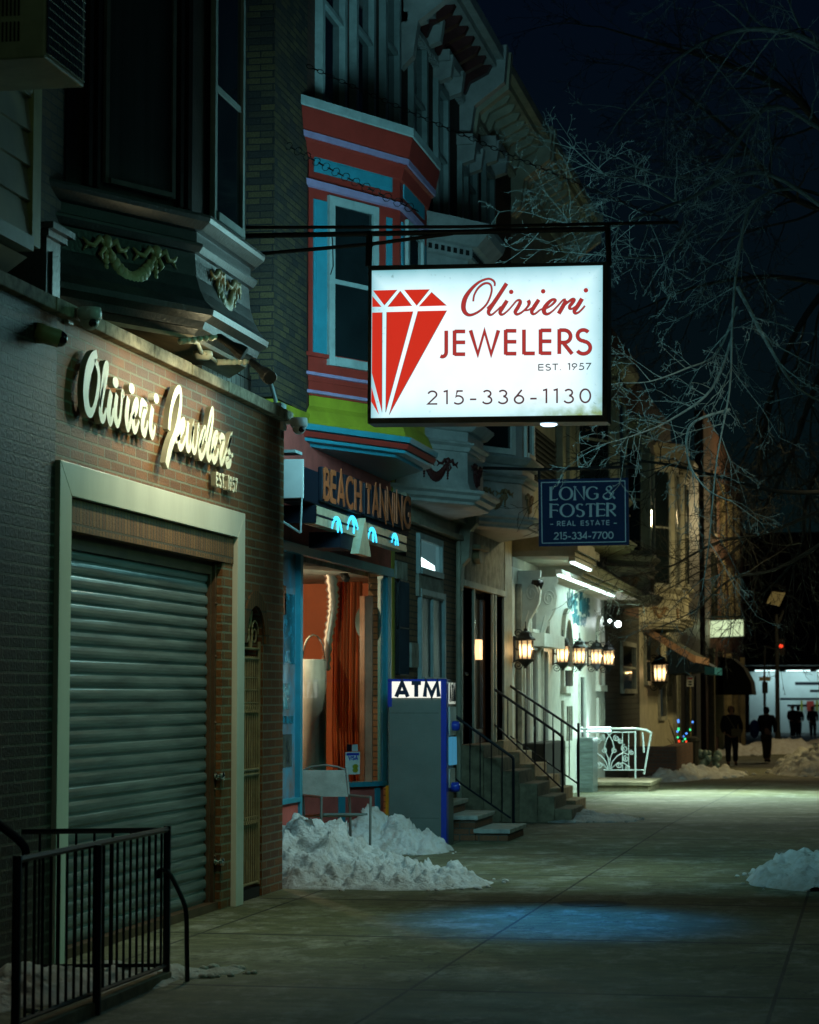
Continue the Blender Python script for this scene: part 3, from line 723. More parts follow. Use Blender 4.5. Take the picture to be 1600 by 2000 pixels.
window(b.front,u0+.06,u1-.05,5.13,7.0,M_tealtrim,M_glassd,bo,fw=.06,d=.03,sash=True)
window(b.front,u0+.06,u1-.05,7.14,9.2,M_tealtrim,M_glassd,bo,fw=.06,d=.03,sash=False)
# soffit boards
mb=MB(); b.bands(mb,[(-.03,4.13),(-.02,4.158)]); part('soffit',mb,M_soffit,bo)
# lit pilaster with cap beside the bay
mb=MB(); X=-.12
(yA,zA),(yB,zB)=wallX(X).hit(91,500),wallX(X).hit(118,500)
f2=wallX(X); mb.fbox(f2,yA,yB,3.9,4.42,-.3,0); mb.fbox(f2,yA+.06,yB-.06,4.02,4.34,0,.02); mb.fbox(f2,yA-.05,yB+.05,4.42,4.46,-.33,.03); mb.fbox(f2,yA-.08,yB+.08,4.46,4.5,-.33,.07)
part('pilaster_stub',mb,M_baydark,hs)
mb=MB(); mb.fbox(wallX(-.17),17.75,19.25,3.95,4.24,-.14,0); mb.fbox(wallX(-.17),17.9,19.2,4.24,4.33,-.14,-.002)
part('tiled_upstand',mb,M_wtile,hs)
# vertical painted strip: far end of the brick
mb=MB(); mb.tube([(-.30,18.9,4.40),(-.22,19.3,4.40),(-.12,19.62,4.30),(-.08,19.72,4.10),(-.08,19.73,3.99)],.018,8); 
mb.box((-.14,19.60,3.985),(.0,19.78,4.06)); solo('conduit',mb,M_tealtrim,'pale bent conduit and junction box at the right end of the parapet','conduit')
# ---------------------------------------------------------------- flood lamps under bay
fl=thing('flood_light','double armed flood light bracket fixed under the dark bay window','flood light',(.1,17.0,4.12))
mb=MB(); mb.smooth=True
c0=Vector((.06,16.95,4.085)); mb.lathe(c0-Vector((0,0,.03)),[(.07,.06),(.075,.03),(.05,.0)],14)
def bx(px,py,X): q=FX(px,py,X); return Vector(q)
j1=bx(385,673,.12); j2=bx(424,707,.12); 
h1=bx(352,667,.14); e1=bx(428,658,.34); k1=bx(425,657,.30)
mb.tube([c0,j1+Vector((0,0,.02)),h1],.016,8); 
mb.tube([h1,bx(380,663,.2),e1],[.024,.018,.014],8); mb.tube([c0,bx(402,690,.1),j2],.013,8); mb.tube([j2,bx(455,708,.22),bx(492,707,.34)],[.026,.017,.013],8)
for t in (.2,.35,.5,.65,.8):
    p=h1.lerp(e1,t); mb.ball(p,.024,8); p=j2.lerp(bx(492,707,.34),t); mb.ball(p,.024,8)
part('arm',mb,M_letter,fl)
for a,c in ((e1,bx(478,692,.52)),(bx(492,707,.34),bx(528,738,.55))):
    mb=MB(); d=(c-a); 
    mb.lathe(a,[(.014,-.02),(.028,.0),(.032,d.length*.5),(.05,d.length*.75),(.055,d.length*.98),(.05,d.length)],12,d)
    o=part('lamp_head',mb,M_black,fl)
for k_,(yl,tx,tz,e_) in enumerate(((15.35,15.25,3.1,44),(16.25,16.1,2.9,66),(17.3,17.1,2.8,48))):
    lamp('SPOT','flood_light_beam',(.66,yl,3.93),(1,.94,.60),e_*.9,.05,(0,tx,tz),140,.9)
lamp('POINT','flood_light_spill',(.42,16.6,3.95),(1,.88,.50),4.5,.04)
# ================================================================ SIDED HOUSE, TOP LEFT
h0=thing('row_house','row house at the far left edge with cream clapboard bay and a yellow corner board','row house',(P,12,0),group='row houses along the sidewalk')
mb=MB(); mb.fbox(FP,8,13.2,3.5,12,-.3,0); part('brick_wall',mb,M_dkbrick,h0)
f3=wallX(.15); (ue,wb)=f3.hit(66,470); ue2=f3.hit(50,470)[0]
mb=MB(); zc=wb
z=zc
while z<8.5:
    mb.add([f3.pt(9,z,.0),f3.pt(ue2,z,.0),f3.pt(ue2,z,.028),f3.pt(9,z,.028)],[(0,3,2,1)])
    mb.add([f3.pt(9,z,.028),f3.pt(ue2,z,.028),f3.pt(ue2,z+.2,.004),f3.pt(9,z+.2,.004)],[(0,1,2,3)]); z+=.2
mb.box((P,9,zc+.001),(.149,ue,8.5))
part('clapboard_bay',mb,M_siding,h0)
mb=MB(); mb.fbox(f3,ue2,ue,zc-.05,8.5,-.05,.04); part('corner_board',mb,M_sidetrim,h0)
mb=MB(); mb.fbox(f3,9,ue2,zc-.09,zc-.006,-.5,.05); part('bay_sill',mb,M_tealtrim,h0)
mb=MB(); mb.prism(faceY(ue-.02),[(P,zc-.1),(.12,zc-.1),(P,zc-.5)],0,4); mb2=mb; part('bay_underside',mb,M_siding,h0)
u,w_=f3.hit(20,150); 
window(f3,u-1.2,f3.hit(42,150)[0],f3.hit(46,165)[1],8,M_white,M_glassd,h0,fw=.05,d=.05)
ac=thing('air_conditioner','cream window air conditioner with louvred side and wire mesh back, top left corner','air conditioner',FX(90,100,.5))
q=FX(80,112,.78); yn=q.y-.0; zb=q.z
mb=MB(); mb.box((.2,yn,zb),(.80,yn+.62,zb+.5)); part('case',mb,M_ac,ac,bevel=.01)
mb=MB(); f4=faceY(yn)
for r_ in (0,1,2):
    for i in range(18): mb.fbox(f4,.30+i*.021,.309+i*.021,zb+.09+r_*.13,zb+.19+r_*.13,.001,.004)
part('louvres',mb,M_dark,ac)
mb=MB(); f5=wallX(.80); mb.fbox(f5,yn+.02,yn+.58,zb+.03,zb+.48,.001,.003)
part('coil',mb,mat('ac_coil',(.06,.10,.07),.4,metal=.4,vary=.6,scale=40),ac)
mb=MB()
for i in range(13): mb.tube([f5.pt(yn+.02+i*.047,zb+.02,.012),f5.pt(yn+.02+i*.047,zb+.49,.012)],.0022,4)
for i in range(11): mb.tube([f5.pt(yn+.02,zb+.02+i*.047,.014),f5.pt(yn+.59,zb+.02+i*.047,.014)],.0022,4)
part('wire_guard',mb,M_chrome,ac)

# ================================================================ HANGING LIGHTBOX SIGN
YS=19.2; FS=faceY(YS)
def s1(x,y,d=0): return FS.hit(720+x/3.3333,510+y/3.3333,d)
sg=thing('hanging_sign','large lit white lightbox sign with red gem emblem and red lettering hung over the sidewalk','sign',FS.pt(*s1(780,0),0))
c=[s1(22,62),s1(1525,28),s1(1521,1002),s1(16,1022)]   # TL TR BR BL
o_=[s1(0,30),s1(1558,6),s1(1556,1045),s1(-6,1058)]
mb=MB(); FB=[(a,b) for a,b in o_]
mb.prism(FS,FB,-.28,-.012)
for i in range(4):
    a,b_=o_[i],o_[(i+1)%4]; d_,e_=c[i],c[(i+1)%4]; mb.prism(FS,[a,b_,e_,d_],-.0119,.012)
part('frame',mb,mat('sign_housing',(.05,.055,.05),.4,metal=.4,vary=.3),sg,bevel=.004)
# lit acrylic face (grime specks and light falloff to the rim are painted in its colour)
def signmat():
    m=bpy.data.materials.new('lit_acrylic'); m.use_nodes=True; n=m.node_tree; b_=n.nodes['Principled BSDF']
    tc=n.nodes.new('ShaderNodeTexCoord'); sp=n.nodes.new('ShaderNodeSeparateXYZ'); n.links.new(tc.outputs['Generated'],sp.inputs[0])
    def mth(op,a,b2=None,cl=False):
        q=n.nodes.new('ShaderNodeMath'); q.operation=op; q.use_clamp=cl
        for i,x in enumerate((a,b2)):
            if x is None: continue
            if isinstance(x,(int,float)): q.inputs[i].default_value=x
            else: n.links.new(x,q.inputs[i])
        return q.outputs[0]
    # painted glow of tubes behind the face: brightest mid, falling to the rim
    ex=mth('MULTIPLY',mth('ABSOLUTE',mth('SUBTRACT',sp.outputs['X'],.5)),2); ez=mth('MULTIPLY',mth('ABSOLUTE',mth('SUBTRACT',sp.outputs['Z'],.46)),1.9)
    f=mth('MAXIMUM',mth('POWER',ex,7),mth('POWER',ez,4.5))
    ns=n.nodes.new('ShaderNodeTexNoise'); ns.inputs['Scale'].default_value=3; n.links.new(tc.outputs['Object'],ns.inputs['Vector'])
    f=mth('ADD',mth('MULTIPLY',f,.9),mth('MULTIPLY',mth('SUBTRACT',ns.outputs['Fac'],.5),.35),True)
    cr=n.nodes.new('ShaderNodeValToRGB'); e=cr.color_ramp.elements
    e[0].position=.0; e[0].color=(.90,.98,1,1); e[1].position=1; e[1].color=(.19,.46,.52,1)
    x=e.new(.35); x.color=(.62,.90,.96,1)
    n.links.new(f,cr.inputs[0])
    n2=n.nodes.new('ShaderNodeTexNoise'); n2.inputs['Scale'].default_value=26; n2.inputs['Detail'].default_value=4; n.links.new(tc.outputs['Object'],n2.inputs['Vector'])
    sp2=n.nodes.new('ShaderNodeValToRGB'); sp2.color_ramp.elements[0].position=.62; sp2.color_ramp.elements[0].color=(0,0,0,1); sp2.color_ramp.elements[1].position=.74; sp2.color_ramp.elements[1].color=(1,1,1,1)
    n.links.new(n2.outputs['Fac'],sp2.inputs[0])
    near=mth('MULTIPLY',sp2.outputs[0],mth('POWER',mth('MAXIMUM',ex,ez),5),True)
    mx=n.nodes.new('ShaderNodeMix'); mx.data_type='RGBA'; n.links.new(mth('MULTIPLY',near,.7),mx.inputs['Factor']); n.links.new(cr.outputs[0],mx.inputs['A']); mx.inputs['B'].default_value=(.10,.22,.22,1)
    # algae at lower right
    al=mth('MULTIPLY',mth('SUBTRACT',sp.outputs['X'],.55,True),mth('MULTIPLY',mth('SUBTRACT',.16,sp.outputs['Z'],True),14),True)
    n3=n.nodes.new('ShaderNodeTexNoise'); n3.inputs['Scale'].default_value=9; n3.inputs['Detail'].default_value=7; n.links.new(tc.outputs['Object'],n3.inputs['Vector'])
    al=mth('MULTIPLY',al,mth('MULTIPLY',mth('SUBTRACT',n3.outputs['Fac'],.38,True),5),True)
    m2_=n.nodes.new('ShaderNodeMix'); m2_.data_type='RGBA'; n.links.new(al,m2_.inputs['Factor']); n.links.new(mx.outputs['Result'],m2_.inputs['A']); m2_.inputs['B'].default_value=(.22,.33,.13,1)
    n.links.new(m2_.outputs['Result'],b_.inputs['Emission Color']); b_.inputs['Emission Strength'].default_value=1.12
    b_.inputs['Base Color'].default_value=(.1,.1,.1,1); b_.inputs['Roughness'].default_value=.3
    return m
mb=MB(); mb.prism(FS,c,-.01,.0); part('lit_panel',mb,signmat(),sg)
E_red=mat('lit_red_film',(.05,.01,.01),.4,vary=.03,emit=(.62,.028,.014),es=1.0)
E_redt=mat('lit_letter_film',(.04,.01,.01),.4,vary=.03,emit=(.40,.035,.032),es=1.0)
E_dkt=mat('lit_grey_film',(.02,.02,.02),.4,vary=.03,emit=(.06,.085,.09),es=.6)
M_out=mat('film_outline',(.03,.035,.04),.5,vary=.05,emit=(.10,.10,.11),es=1)
mb=MB()
for pl in ([(25,228),(85,298),(25,298)],[(30,192),(187,187),(103,288)],[(207,195),(283,292),(125,298)],[(232,187),(398,184),(313,290)],[(410,202),(508,290),(328,295)],
           [(24,336),(90,334),(88,985),(22,728)],[(118,332),(290,328),(112,985)],[(322,326),(510,322),(135,1000)],[(20,820),(68,1000),(18,915)]):
    mb.prism(FS,[s1(*p) for p in pl],0,.003)
part('gem_emblem',mb,E_red,sg)
mb=MB(); q=0
for pl in ([(187,187),(103,288)],[(207,195),(125,298)],[(283,292),(207,195)],[(398,184),(313,290)],[(508,290),(410,202)],[(290,328),(112,985)],[(510,322),(135,1000)],[(322,326),(135,1000)],[(118,332),(112,985)],[(90,334),(88,985)]):
    q+=1; mb.ribbon(FS,[s1(*p) for p in pl],.0032,0,.0034+q*.0002)
part('emblem_outline',mb,M_out,sg)
def script(strokes,conv,fr,mats,parent,d1,scale=1,name='script_name'):
    mb=MB(); mo=MB()
    for i,(pts,wd) in enumerate(strokes):
        q=smooth_pts([(*conv(*p),w_*scale) for p,w_ in zip(pts,wd)],6)
        mb.ribbon(fr,[(a,b_) for a,b_,c_ in q],[c_ for a,b_,c_ in q],0,d1+.0003*i)
        mo.ribbon(fr,[(a,b_) for a,b_,c_ in q],[c_+.006 for a,b_,c_ in q],0,d1-.002+.0001*i)
    o=part(name,mb,mats[0],parent); part('outline',mo,mats[1],o); return o
k=.000687
def s2(x,y,d=0): return FS.hit(895+x/6.038,535+y/6.038,d)
def W_(*a): return [k*v for v in a]
script([
 ([(178,325),(190,250),(235,170),(300,118),(358,112),(392,150),(390,230),(340,350),(250,440),(150,485),(88,462),(62,390),(84,285),(155,180),(250,95),(350,58),(408,75),(432,108),(430,145)],W_(14,15,18,20,18,16,16,16,20,26,40,50,48,34,22,18,18,16,12)),
 ([(340,408),(400,350)],W_(12,16)),
 ([(572,112),(470,270),(385,395),(358,448),(372,480),(402,478),(460,430),(505,385)],W_(40,41,42,36,26,16,13,12)),
 ([(578,314),(524,398),(496,448),(506,478),(540,472),(600,420),(650,362),(690,318),(722,312),(732,338),(702,400),(674,446),(690,476),(732,465),(790,420),(830,370),(836,335),(824,312)],W_(38,41,36,26,16,13,13,15,26,36,38,36,26,18,16,24,36,34)),
 ([(782,432),(830,425),(885,392)],W_(12,14,12)),
 ([(952,304),(896,390),(868,442),(882,472),(915,466),(975,420),(1050,402),(1120,352),(1146,312),(1112,304),(1060,345),(1016,410),(1018,458),(1055,474),(1112,440),(1180,372),(1238,308),(1270,308)],W_(38,41,36,26,16,13,14,20,28,26,38,46,40,24,14,13,15,26)),
 ([(1272,310),(1240,375),(1185,470)],W_(36,42,40)),
 ([(1222,405),(1290,338),(1345,302),(1368,308),(1345,345),(1318,378),(1316,408),(1348,410),(1400,372)],W_(12,18,30,32,34,32,26,16,12)),
 ([(1462,292),(1412,375),(1372,435),(1384,464),(1424,452),(1470,408),(1495,375)],W_(42,44,38,28,16,15,14)),
],s2,FS,[E_redt,M_out],sg,.004)
mb=MB()
for x,y in ((626,213),(1003,206),(1507,194)):
    mb=MB(); mb.disc(FS,s2(x,y),.0185,.0185,0,.004,16); part('script_dot',mb,E_redt,sg)
def s1b(q):
    def f(x,y):
        (ax,ay),(bx_,by),(cx_,cy_),(dx,dy)=q
        return s1((ax*(1-x)+bx_*x)*(1-y)+(dx*(1-x)+cx_*x)*y,(ay*(1-x)+by*x)*(1-y)+(dy*(1-x)+cy_*x)*y)
    return f
mb=MB(); mo=MB(); q=0
for ch_,xa,xb in (('J',462,512),('E',560,633),('W',664,846),('E',893,966),('L',1012,1083),('E',1120,1194),('R',1242,1326),('S',1352,1446)):
    yb=614-(xa-462)*.0115; yt=453-(xa-462)*.0125
    qj=s1b([(xa,yb),(xb,yb),(xb,yt),(xa,yt)])
    a=len(mb.v); text(mb,ch_,qj,0,1,0,1,FS,.0265,0,.004+.0001*q,gap=0,step=.0003); text(mo,ch_,qj,0,1,0,1,FS,.0315,0,.0022+.0001*q,gap=0,step=.00005); q+=1
o=part('bold_name',mb,E_redt,sg); part('outline',mo,M_out,o)
mb=MB(); text(mb,'EST. 1957',s1b([(1108,712),(1446,706),(1446,664),(1108,672)]),0,1,0,1,FS,.008,0,.003,gap=.16); part('date_line',mb,E_dkt,sg)
mb=MB(); text(mb,'215-336-1130',s1b([(384,933),(1446,922),(1446,832),(384,846)]),0,1,0,1,FS,.0135,0,.003,gap=.30); part('phone_number',mb,mat('lit_maroon_film',(.03,.02,.02),.4,vary=.03,emit=(.085,.04,.045),es=1.0),sg)
# real light thrown by the two lit faces
# under lamp
mb=MB(); q=FS.hit(1072,826,-.12); c0=FS.pt(q[0],q[1]+.015,-.12); mb.lathe(c0-Vector((0,0,.03)),[(.0,-.012),(.05,-.012),(.07,.0),(.07,.02),(.02,.03)],14); o=part('under_lamp',mb,emis('blue_white_under_lamp',(.55,.8,1),2.5),sg)
lamp('SPOT','sign_under_lamp_beam',c0-Vector((0,0,.06)),(.02,.38,1),800,.30,(2.6,17.4,0),38,1.0)
# bracket
mb=MB()
def sp_(px,py,d=0): return FS.pt(*FS.hit(px,py,d),d)
mb.tube([Vector((P,YS+.14,FS.hit(480,436)[1]))-Vector((0,0,0)),sp_(900,443,-.14),sp_(1325,434,-.14)],.014,8)
mb.tube([Vector((P,YS+.1,sp_(560,452).z)),sp_(870,454,-.1),sp_(1190,447,-.1)],.022,8)
mb.tube([Vector((P,YS+.1,sp_(470,497).z)),sp_(722,477,-.1),sp_(885,456,-.1)],.016,8)
mb.tube([sp_(722,452,-.1),sp_(720,520,-.1)],.028,6); mb.tube([sp_(1187,440,-.1),sp_(1190,520,-.1)],.024,6)
mb.box(sp_(1187,515,-.05),sp_(1194,829,-.25))
mb.ball(sp_(722,478,-.1),.032,8)
mb.tube([sp_(648,458,-.1),sp_(650,470,-.1),sp_(651,520,-.06),sp_(646,536,-.02)],.005,5)
part('bracket',mb,M_black,sg)
def chain(a,b_,n,name):
    mb=MB(); a=Vector(a);b_=Vector(b_); L=(b_-a).length; k=n; d=(b_-a).normalized()
    sag=.05*L*.35
    for i in range(k):
        t=(i+.5)/k; c_=a.lerp(b_,t)-Vector((0,0,sag*4*t*(1-t)*.4)); up=Vector((0,1,0)) if i%2 else d.cross(Vector((0,1,0))).normalized()
        pts=[]; l=L/k*.66; r=l*.50
        for j in range(9):
            q=2*math.pi*j/8; pts.append(c_+d*math.cos(q)*l+up*math.sin(q)*r)
        mb.tube(pts,.0034,4,cap=False)
    return part(name,mb,M_black,sg)
chain(FX(560,283,P),sp_(816,412,-.1),26,'chain')
chain(sp_(600,128,-.1),sp_(1310,432,-.1),66,'chain')
# ================================================================ TANNING SALON HOUSE (y 21.3 .. 26.7)
tan=thing('salon_house','brown brick row house with salmon pink tanning salon front and red and blue bay window','row house',(P,24,0),group='row houses along the sidewalk')
mb=MB(); mb.fbox(FP,22.36,26.75,4.3,12.2,-.3,-.01); part('brick_wall',mb,M_upbrick,tan)
mb=MB(); zb_=3.02
mb.fbox(FP,21.0,26.72,zb_,4.2,-.3,0); part('pink_wall',mb,M_pink,tan)
mb=MB(); mb.prism(FP,[(21.0,4.2),(26.72,4.2),(26.72,4.30),(22.4,4.30),(21.0,4.27)],-.3,.03); part('yellow_ledge',mb,M_yellow,tan)
mb=MB(); mb.fbox(FP,21.0,26.55,2.93,3.02,-.02,.05); mb.fbox(FP,26.30,26.5,0.62,2.93,-.04,.03); part('teal_beam',mb,M_teal,tan)
mb=MB(); mb.fbox(FP,26.62,26.78,0,4.3,-.06,.01); part('yellow_corner',mb,M_yellow,tan)
# display window left, entry recess, interior
mb=MB(); mb.fbox(FP,21.0,22.18,.62,.66,-.08,.03); mb.fbox(FP,21.0,22.18,.36,.41,-.02,.02); mb.fbox(FP,22.14,22.24,.0,2.93,-.06,.02); part('teal_sill',mb,M_teal,tan)
mb=MB(); mb.fbox(FP,21.0,22.15,0,.62,-.2,0); part('kneewall',mb,M_pink,tan)
poster_refl=mat('poster_reflections',(.05,.20,.30),.25,vary=.9,scale=3.5,col2=(.22,.13,.10),spec=.8)  # poster blotches, with the window's reflections painted in
mb=MB(); mb.fbox(FP,21.0,22.15,.66,2.93,-.06,-.03); o=part('display_window',mb,poster_refl,tan)
for i,(ya,yb,za,zb3,cc) in enumerate(((21.2,21.75,2.35,2.62,(.30,.10,.05)),(21.15,21.6,1.75,2.3,(.32,.20,.12)),(21.7,22.1,1.9,2.55,(.02,.16,.24)),(21.2,22.05,1.35,1.42,(.02,.20,.30)),(21.3,22.0,.95,1.25,(.10,.11,.09)),(21.45,21.9,1.48,1.72,(.04,.25,.30)))):
    mb=MB(); mb.fbox(FP,ya,yb,za,zb3,-.029,-.024); part('poster_reflection',mb,mat('poster_refl_print_%d'%i,cc,.2,vary=.8,scale=9,spec=.8),o)  # flat colour panels stand in for posters and reflections
# angled show window facing up the street
aw,L=between((-1.75,23.7),(P-.02,26.3))
mb=MB(); mb.fbox(aw,0,L,0,.62,-.15,0); part('entry_kneewall',mb,M_pink,tan)
mb=MB(); mb.fbox(aw,0,L,.62,.67,-.16,.05); mb.fbox(aw,L-.16,L-.08,.0,.6,0,.02); mb.fbox(aw,L-.80,L-.70,.0,.6,0,.02); mb.fbox(aw,.55,.65,0,.6,0,.02); mb.fbox(aw,1.05,1.12,0,.6,0,.02); mb.fbox(aw,.55,1.12,.50,.56,0,.024)
mb.fbox(aw,L-.05,L,.6,2.93,-.05,.03)
part('teal_frame',mb,M_teal,tan)
mb=MB(); mb.fbox(aw,.65,1.05,.12,.50,0,.014); part('green_panel',mb,M_green,tan)
M_shop=mat('shop_glass',(.9,.95,.95),.02,vary=0.02,trans=1,spec=.5)
mb=MB(); mb.fbox(aw,0.02,L-.05,.67,2.9,-.008,0); part('show_window_glass',mb,M_shop,tan)
# interior room
mb=MB(); mb.box((-4.5,21.3,-.01),(-4.4,28.5,3.1)); mb.box((-4.5,28.4,0),(P-.31,28.5,3.1)); mb.box((-4.5,21.2,0),(-.9,21.3,3.1)); part('interior_wall',mb,M_orange,tan)
mb=MB(); mb.box((-4.4,21.3,2.95),(P-.31,28.4,3.0)); part('ceiling',mb,M_stucco,tan)
mb=MB(); mb.box((-4.4,21.3,.0),(P-.31,28.4,.02)); part('floor_board',mb,M_soffit,tan)
mb=MB(); mb.smooth=True
q=faceY(24.6)
def fy(px,py,Y): return FY(px,py,Y)
c0=fy(611,1400,25.6); mb.lathe((c0.x,25.6,.0),[(.145,0),(.145,1.98),(.13,2.0)],24); part('tanning_booth',mb,M_white,tan)
mb=MB(); c1=fy(612,1215,25.6); mb.tube([Vector((c1.x+.12*math.cos(a),25.6,2.0+.24*math.sin(a)*1.1)) for a in [math.pi*i/10 for i in range(11)]],.012,6); part('hoop',mb,M_chrome,tan)
mb=MB(); mb.smooth=True
pts=[fy(645,1118,26.4),fy(650,1165,26.4),fy(648,1200,26.4),fy(640,1250,26.4),fy(636,1310,26.4)]; pts=[Vector(p) for p in smooth_pts([tuple(p) for p in pts],7)]
mb.tube(pts,[(.085 if i%2 else .058)*(1-.012*i) for i in range(len(pts))],12); part('flexible_duct',mb,M_alu,tan)
mb=MB(); f_=faceY(26.9)
x0=f_.hit(650,1200)[0]; x1=f_.hit(705,1200)[0]; N=28
vs=[];
for i in range(N+1):
    x=x0+(x1-x0)*i/N; y=26.9+.035*math.sin(i*2.1)+.02*math.sin(i*.9)
    for z in (.3,1.2,2.1,2.9): vs.append((x*1+ (.02*math.sin(z*3)),y,z))
mb.smooth=True; mb.add(vs,[(i*4+j,(i+1)*4+j,(i+1)*4+j+1,i*4+j+1) for i in range(N) for j in range(3)]); part('curtain',mb,M_curtain,tan)
mb=MB(); q=f_.hit(712,1215); 
f6=faceY(26.2); q=f6.hit(708,1215); mb.disc(f6,q,.085,.17,-.02,0,28); part('round_mirror',mb,mat('dusky_mirror',(.10,.11,.09),.3,metal=.1,vary=.2),tan)
mb=MB(); f7=faceY(26.0); a=f7.hit(728,1115)[0]; b_=f7.hit(752,1500)[0]; 
mb.fbox(f7,f7.hit(702,1300)[0],f7.hit(727,1300)[0],.67,2.7,-.04,0); part('side_panel',mb,mat('pale_peach_panel',(.48,.22,.13),.4,vary=.35,scale=2),tan)
# card stickers on the glass
def onaw(px,py): return aw.hit(px,py,.003)
a=onaw(675,1469);b_=onaw(703,1512)
mb=MB(); mb.fbox(aw,a[0],b_[0],b_[1],a[1],.002,.004); st=part('card_sticker',mb,M_white,tan)
mb=MB(); q1=onaw(677,1471);q2=onaw(701,1475); mb.fbox(aw,q1[0],q2[0],q2[1],q1[1],.004,.0055); part('blue_band',mb,M_atmb,st)
mb=MB(); a=onaw(680,1483); b_=onaw(699,1475)
text(mb,'VISA',bil([(681,1484),(699,1484),(699,1477),(681,1477)],aw,.005),0,1,0,1,aw,.012,.004,.006,gap=.14); part('lettering',mb,M_atmb,st)
mb=MB(); 
for cy_ in (1497,1504): c_=onaw(694,cy_); mb.disc(aw,c_,.05,.026,.004,.006,16)
part('yellow_disc',mb,M_yellow,st)
for x0_,x1_,m_ in ((677,687,M_navy),(688,699,M_lgtxt)):
    a=onaw(x0_,1454);b_=onaw(x1_,1467); mb=MB(); mb.fbox(aw,a[0],b_[0],b_[1],a[1],.002,.004); part('small_sticker',mb,m_,tan)
lamp('POINT','salon_room_light',(-2.6,25.2,2.75),(1,.74,.42),120,0)
lamp('POINT','salon_room_light_front',(-1.0,25.45,2.2),(.85,1,.72),9,0)
mb=MB(); p=fy(672,1122,26.0); mb.lathe(p,[(.02,-.05),(.045,-.02),(.05,.07),(.03,.10)],10,(.3,-.5,-.5)); mb.tube([p,p+Vector((0,0,.12))],.01,5); part('spot_fitting',mb,M_black,tan)
# ---- red bay
rb=Bay(22.5,23.78,25.3,.2)
rbo=thing('bay_window','','',(P,24,4.1)); rbo.parent=tan; rbo.location=Vector((P,24,4.1))-Vector(tan.location); del rbo['label']; del rbo['category']; rbo['label']='salmon red bay window with sky blue panels and lilac bands'
def zn(px,py,d=0): return rb.near.hit(px,py,d)[1]
z_y=zn(612,772); z_sill=zn(612,697)
mb=MB(); rb.bands(mb,[(.02,4.17),(.05,4.20),(.06,4.24),(.02,4.34),(-.02,z_y-.1),(-.02,z_y)]); part('yellow_base',mb,M_yellow,rbo)
mb=MB(); rb.bands(mb,[(.02,4.13),(.11,4.14),(.12,4.195),(.02,4.20)]); rb.bands(mb,[(.0,4.03),(.055,4.035),(.06,4.065),(.0,4.07)]); rb.bands(mb,[(-.05,4.0),(-.04,4.028)]); part('blue_moulding',mb,M_teal,rbo)
mb=MB(); rb.bands(mb,[(.0,4.071),(.075,4.075),(.10,4.125),(.02,4.129)]); part('pink_moulding',mb,M_red,rbo)
zu=FX(796,313,.30).z
mb=MB(); rb.bands(mb,[(-.01,z_y+.001),(-.01,z_y+.14),(0,z_y+.14),(0,z_sill),(.03,z_sill+.005),(.035,z_sill+.04),(-.0,z_sill+.045),(0,zu-.05)]); part('red_casing',mb,M_red,rbo)
mb=MB(); 
for a,c_ in ((zn(612,765),.02),(zn(612,730),.03)):
    rb.bands(mb,[(.0,a-.018),(c_,a-.015),(c_,a+.015),(0,a+.018)])
zl=FX(778,392,.24).z; rb.bands(mb,[(0,zl-.04),(.035,zl-.03),(.045,zl+.03),(0,zl+.04)])
zu=FX(796,313,.30).z; rb.bands(mb,[(.05,zu-.035),(.095,zu-.028),(.10,zu+.028),(.05,zu+.035)])
zf0,zf1=FX(811,274,.34).z,FX(811,254,.35).z
part('lilac_band',mb,M_lilac,rbo)
mb=MB(); rb.bands(mb,[(.0,zu-.19),(.02,zu-.17),(.05,zu-.06),(.075,zu-.04),(.075,zu+.034),(.10,zu+.04),(.135,zf0-.02),(.135,zf0-.002)]); part('red_cornice',mb,M_red,rbo)
mb=MB(); rb.bands(mb,[(.14,zf0),(.15,zf0+.01),(.15,zf1),(.1,zf1+.02)]); part('fascia',mb,M_tealtrim,rbo)
mb=MB()
def panel(fr,pa,pb): 
    (a,b1),(c_,d1)=fr.hit(*pa),fr.hit(*pb); return a,c_,b1,d1
u0,_=rb.near.hit(613,320); u1,_=rb.near.hit(765,350); za=rb.near.hit(613,304)[1]; zb2=rb.near.hit(613,335)[1]
mb.fbox(rb.near,u0,u1,zb2,za,0,.012)
u2,_=rb.near.hit(612,390);u3,_=rb.near.hit(638,390); zt=rb.near.hit(612,388)[1]; zb3=rb.near.hit(612,689)[1]; mb.fbox(rb.near,u2,u3,zb3,zt,0,.012)
u4,_=rb.near.hit(754,407);u5,_=rb.near.hit(765,407); mb.fbox(rb.near,u4,u5,zb3,zt,0,.012)
mb.fbox(rb.front,.18,rb.Lf-.18,zb2,za,0,.012); mb.fbox(rb.front,.08,.2,zb3,zt,0,.012); mb.fbox(rb.front,rb.Lf-.2,rb.Lf-.08,zb3,zt,0,.012)
part('blue_panel',mb,M_teal,rbo)
mb=MB(); 
for a,b1,c_,d1 in ((u0+.05,u1-.05,zb2+.03,za-.03),(u2+.03,u3-.03,zb3+.03,zt-.03)):
    mb.fbox(rb.near,a,b1,c_,d1,.012,.018)
part('blue_panel_field',mb,M_teal,rbo)
g0=rb.near.hit(650,401);g1=rb.near.hit(725,416); zg=rb.near.hit(650,698)[1]
window(rb.near,g0[0],g1[0],zg,g0[1],M_tealtrim,M_glassd,rbo,fw=.085,d=.035)
window(rb.front,.38,rb.Lf-.38,zg,g0[1],M_tealtrim,M_glassd,rbo,fw=.085,d=.035)
